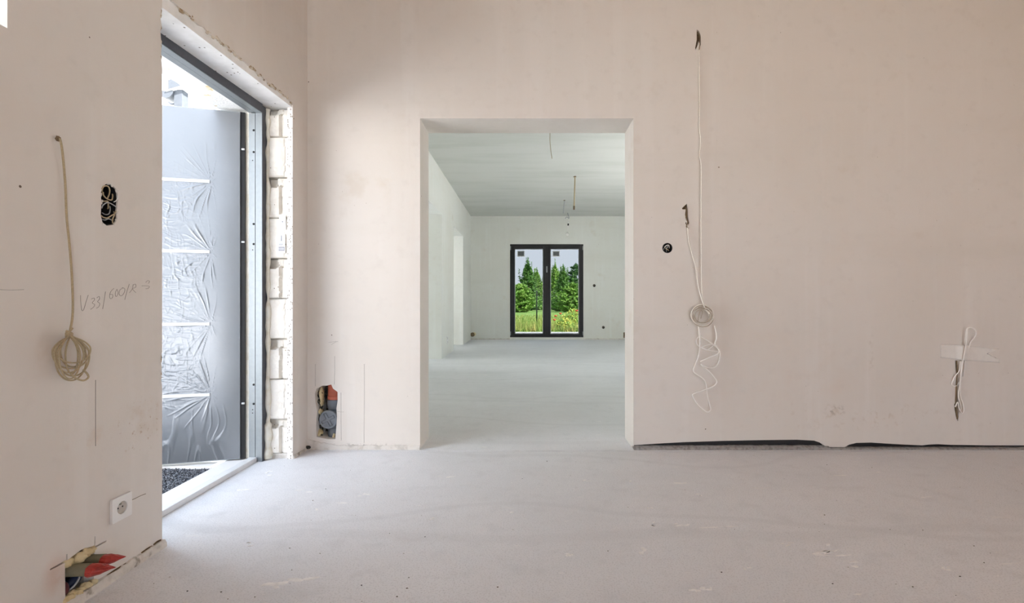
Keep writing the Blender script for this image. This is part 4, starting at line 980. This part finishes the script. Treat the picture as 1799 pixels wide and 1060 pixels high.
# pipe stub in the far corner
st = empty('pipe_stub'); tag(st, 'short brown pipe stub in the far left corner above the floor', 'pipe')
c0 = PY(829, 588, YF)
TUBE('stub', M['cord_brown'], st, [(c0.x + 0.02, YF + 0.05, c0.z), (c0.x + 0.02, YF - 0.05, c0.z)], 0.055, n=14, res=1)
TUBE('collar', M['foam'], st, [(c0.x + 0.055, YF - 0.008, c0.z + 0.01), (c0.x + 0.055, YF - 0.03, c0.z + 0.01)], 0.05, n=14, res=1)
st = empty('cable_outlet'); tag(st, 'dark cable outlet low on the end wall beside the right doorway edge', 'outlet')
c0 = PY(1097.5, 589, YF); q = MB(); q.box(c0.x - 0.035, c0.x + 0.06, YF - 0.03, YF, c0.z - 0.07, c0.z + 0.07); q.build('box_shell', M['cord_brown'], st, 0.006)
q = MB(); q.lathe([(0.018, 0), (0.018, 0.004)], Matrix.Translation((c0.x, YF - 0.03, c0.z)) @ Matrix.Rotation(math.pi / 2, 4, 'X'), 12); q.build('opening', M['black'], st)
# ceiling cables
def ccable(name, label, y, top, pts, r_, mat):
    c = empty(name); tag(c, label, 'cable', 'loose cables from the far ceiling')
    x0 = (top - VX) * y / F
    P_ = [Vector((x0, y, ZC + 0.01))] + [PY(a, b, y) for a, b in pts]
    TUBE('strand', M[mat], c, P_, r_, n=8, res=5)
    q = MB(); q.lathe([(r_ * 2.2, ZC - 0.012), (r_ * 2.0, ZC)], Matrix.Translation((x0, y, 0)), 12); q.build('ceiling_plug', M['cord_brown'], c)
    return c
ccable('ceiling_cable', 'thin pale curved cable hanging from the far ceiling, nearest the doorway', 6.2, 966.5, [(966, 245), (967, 258), (968.5, 270), (970, 279)], 0.004, 'cord_tan')
c2 = ccable('ceiling_cable', 'thick tan wrapped cable hanging straight from the far ceiling', 8.6, 1010, [(1010, 318), (1009.5, 335), (1009, 352), (1008.5, 367)], 0.012, 'cord_tan')
q = MB(); q.tube([PY(1008.6, 362, 8.6), PY(1008.4, 368.5, 8.6)], 0.016, n=10, res=1); q.build('wrapped_end', M['cord_brown'], c2)
ccable('ceiling_cable', 'short grey cable hanging from the far ceiling beside the bulb', 10.6, 991.5, [(991.3, 356), (990.5, 365), (989.5, 375)], 0.009, 'cord_grey')
bl = empty('hanging_bulb'); tag(bl, 'white bulb on a thin hooked wire hanging from the far ceiling', 'bulb')
yb = 12.1
TUBE('hook', M['cord_grey'], bl, [Vector((PY(997, 0, yb).x, yb, ZC + 0.01)), PY(999, 380, yb), PY(999.5, 384, yb), PY(996, 381.5, yb), PY(993, 384, yb)], 0.009, n=8, res=5)
TUBE('wire', M['cord_white'], bl, [PY(999.5, 383, yb), PY(998.5, 392, yb), PY(997.3, 402, yb), PY(997, 408, yb)], 0.004, n=6, res=4)
TUBE('connector', M['black'], bl, [PY(998.3, 393, yb), PY(998.1, 396.5, yb)], 0.017, n=10, res=1)
TUBE('clamp', M['plastic'], bl, [PY(998.7, 389, yb), PY(998.3, 393, yb)], 0.016, n=10, res=1)
q = MB(); p = PY(997, 411.5, yb); q.lathe([(0.016, 0.055), (0.02, 0.04), (0.042, 0.012), (0.046, -0.008), (0.036, -0.034), (0.014, -0.046), (0.002, -0.048)], Matrix.Translation(p), 20); q.build('bulb', M['bulb'], bl)

# ------------------------------------------------------------------ garden beyond the window
ZG = -0.15
structure(BOX('ground_garden', M['lawn'], None, -60, 80, 18.2, 160, -0.6, ZG), 'green meadow beyond the garden window', 'ground')
structure(BOX('ground_terrace', M['gravel_light'], None, -20, 30, YF + 0.26, 18.1, -0.6, ZG - 0.01), 'grey gravel strip outside the garden window', 'ground')
structure(BOX('curb_garden', M['paving'], None, -20, 30, 18.1, 18.2, -0.6, ZG + 0.01), 'pale kerb between gravel strip and meadow', 'kerb')
structure(BOX('ground_right', M['paving'], None, XR + 0.3, 60, -20, 18, -0.6, -0.2), 'pale ground on the right side of the house, out of frame', 'ground')
structure(BOX('ground_behind', M['earth'], None, -1.8, XR + 0.3, -30, YW - 0.3, -0.6, -0.2), 'sandy earth behind the viewpoint, out of frame', 'ground')
r = random.Random(14); m = MB()
for i in range(9000):
    y = 18.3 + (r.random() ** 1.7) * 22; x = r.uniform(-0.12, 0.20) * y
    if 19.2 < y < 22.2 and x > PY(972, 0, y).x: continue
    h_ = r.uniform(0.12, 0.42) * (1.0 if y < 24 else 0.7); w = r.uniform(0.008, 0.02); a = r.uniform(0, 3.14); lx, ly = r.uniform(-0.12, 0.12), r.uniform(-0.12, 0.12)
    m.add([(x - w * math.cos(a), y - w * math.sin(a), ZG), (x + w * math.cos(a), y + w * math.sin(a), ZG), (x + lx, y + ly, ZG + h_)], [(0, 1, 2)])
o = m.build('meadow_grass', M['blade'], None, fixn=False); tag(o, 'tall yellow-green meadow grass outside the garden window', 'grass', kind='stuff')
pst = empty('fence_post'); tag(pst, 'thin dark post standing in the meadow before the trees', 'post')
px0 = PY(943, 0, 23.6).x
m = MB(); m.lathe([(0.03, ZG - 0.1), (0.03, 1.48), (0.036, 1.485), (0.036, 1.51), (0.01, 1.53)], Matrix.Translation((px0, 23.6, 0)), 12); m.build('shaft', M['post'], pst)
def tree(x, y, h_, w, mat, label, seed, kind):
    t = empty('conifer_tree'); tag(t, label, 'tree', 'trees at the edge of the meadow')
    q = MB(); q.tube([(x, y, ZG - 0.2), (x + 0.1, y, h_ * 0.5), (x, y, h_ * 0.93)], 0.1, n=7, res=4, rf=lambda tt: 0.16 * (1 - 0.85 * tt)); q.build('trunk', M['bark'], t)
    r = random.Random(seed); vs_ = []; fs = []
    shoots = []
    for i in range(230):
        t_ = r.random() ** 1.15; z = ZG + 0.1 + t_ * h_ * (0.84 if kind == 0 else 0.95)
        rad = w * 0.5 * (((1 - t_) ** 0.8) if kind == 0 else (math.sin(math.pi * min(1, 0.18 + t_ * 0.82)) ** 0.6)) * r.uniform(0.55, 1.08)
        a = r.uniform(0, 2 * math.pi)
        shoots.append((Vector((x + rad * 0.35 * math.cos(a), y + rad * 0.35 * math.sin(a), z - 0.15)), Vector((x + rad * math.cos(a), y + rad * math.sin(a), z + (0.35 if kind == 0 else 0.15)))))
    for i in range(14):     # leaders standing out of the crown
        a = r.uniform(0, 6.28); rr = r.uniform(0, 0.30) * w; z = h_ * (0.90 - 1.1 * rr / w) * r.uniform(0.93, 1.0)
        shoots.append((Vector((x + rr * math.cos(a), y + rr * math.sin(a), z - 0.5)), Vector((x + rr * math.cos(a) * 1.1, y + rr * math.sin(a), z + r.uniform(0.5, 1.3) * (1 if kind == 0 else 0.3))), 0.72))
    shoots.append((Vector((x, y, h_ * 0.72)), Vector((x, y, h_)), 0.75)); shoots.append((Vector((x, y, h_ * 0.80)), Vector((x, y, h_)), 0.5))
    for sh in shoots:
        p0, p1 = sh[0], sh[1]; sc_l = sh[2] if len(sh) > 2 else 1.0
        dv = p1 - p0
        for k in range(30 if sc_l == 1.0 else 60):
            tt = r.random(); c = p0 + dv * tt; L = 0.36 * sc_l * (1.15 - 0.6 * tt) * r.uniform(0.6, 1.2)
            dd = Vector((r.uniform(-1, 1), r.uniform(-1, 1), r.uniform(-0.3, 1.0))).normalized()
            sd = dd.cross(Vector((r.uniform(-1, 1), r.uniform(-1, 1), r.uniform(-1, 1)))).normalized() * L * 0.24
            b_ = len(vs_); vs_ += [c - sd, c + sd, c + dd * L + sd * 0.3, c + dd * L - sd * 0.3]; fs.append((b_, b_ + 1, b_ + 2, b_ + 3))
    q = MB(); q.add(vs_, fs); q.build('foliage', mat, t, fixn=False)
rows = (56.0, 62.0, 68.0, 74.0, 80.0, 86.0)
for k, (px, row, top, w, mat, kind, lb) in enumerate((
        (893, 1, 500, 5.0, 'needle_b', 1, 'bushy light green tree mostly hidden by the left window frame'),
        (913, 0, 499, 4.6, 'needle_b', 1, 'lower rounded green tree at the left of the left pane'),
        (927, 2, 451, 5.4, 'needle_a', 0, 'tallest spiky pine in the left pane'),
        (943, 3, 470, 5.0, 'needle_b', 0, 'light green conifer behind the post'),
        (958, 4, 482, 4.4, 'needle_a', 0, 'conifer behind the middle window stile'),
        (975, 5, 455, 5.2, 'needle_b', 0, 'spiky pine at the left of the right pane'),
        (990, 1, 468, 5.0, 'needle_a', 0, 'green pine in the middle of the right pane'),
        (1012, 3, 462, 5.4, 'needle_c', 1, 'dark round-topped tree at the right of the right pane'),
        (1006, 0, 497, 4.6, 'needle_b', 1, 'lower bushy conifer below the dark round tree'),
        (1030, 2, 470, 4.6, 'needle_a', 0, 'conifer hidden behind the right window frame'))):
    yt = rows[row]
    tree((px - VX) * yt / F, yt, H - (top - VY) * yt / F, w, M[mat], lb, k + 1, kind)
m = MB(); r = random.Random(44)
def weeds(name, x, y, w, h_, n, seed, label, poppies):
    t = empty(name); tag(t, label, 'shrub'); r = random.Random(seed); vs_ = []; fs = []
    q = MB()
    for i in range(14):
        a = r.uniform(0, 6.28); rr = r.uniform(0, w * 0.4); q.tube([(x + rr * 0.3 * math.cos(a), y + rr * 0.3 * math.sin(a), ZG - 0.02), (x + rr * math.cos(a), y + rr * math.sin(a), ZG + h_ * r.uniform(0.6, 0.9))], 0.008, n=5, res=1)
    q.build('stem', M['weed'], t)
    for i in range(n):
        a = r.uniform(0, 6.28); rr = w * 0.5 * r.random() ** 0.5; hh = h_ * (1 - (rr / (w * 0.5)) ** 2 * 0.6) * r.random() ** 0.6
        c = Vector((x + rr * math.cos(a), y + rr * math.sin(a), ZG + hh)); L = r.uniform(0.05, 0.11)
        dd = Vector((r.uniform(-1, 1), r.uniform(-1, 1), r.uniform(-0.2, 1))).normalized(); sd = dd.orthogonal().normalized() * L * 0.35
        b_ = len(vs_); vs_ += [c, c + dd * L * 0.5 + sd, c + dd * L, c + dd * L * 0.5 - sd]; fs.append((b_, b_ + 1, b_ + 2, b_ + 3))
    q = MB(); q.add(vs_, fs); q.build('foliage', M['weed'], t, fixn=False)
    return t
weeds('leafy_weed', PY(1006, 0, 20.8).x, 20.8, 1.0, 0.85, 1100, 1, 'yellow-green leafy weed clump at the right of the right pane', 0)
weeds('leafy_weed', PY(991, 0, 19.6).x, 19.6, 0.75, 0.5, 700, 2, 'low green weed clump left of the taller weeds in the right pane', 0)
for k, (px, py, y, lb) in enumerate(((976, 556, 21.5, 'red poppy flower nearest the middle window stile'), (984.5, 552, 22.0, 'red poppy flower in the middle of the right pane'), (1013, 547, 20.05, 'red poppy flower above the leafy weeds'), (974, 563, 20.5, 'red poppy flower low in the grass of the right pane'), (1000, 556, 21.7, 'red poppy flower left of the taller weeds'))):
    t = empty('poppy_flower'); tag(t, lb, 'flower', 'poppies in the meadow'); p = PY(px, py, y)
    TUBE('stem', M['weed'], t, [(p.x, p.y, ZG - 0.02), (p.x + 0.01, p.y, (p.z + ZG) / 2), p], 0.006, n=5, res=3)
    q = MB(); q.lathe([(0.012, -0.02), (0.05, 0.0), (0.065, 0.035), (0.055, 0.05), (0.02, 0.02)], Matrix.Translation(p), 10); q.build('bloom', M['poppy'], t)
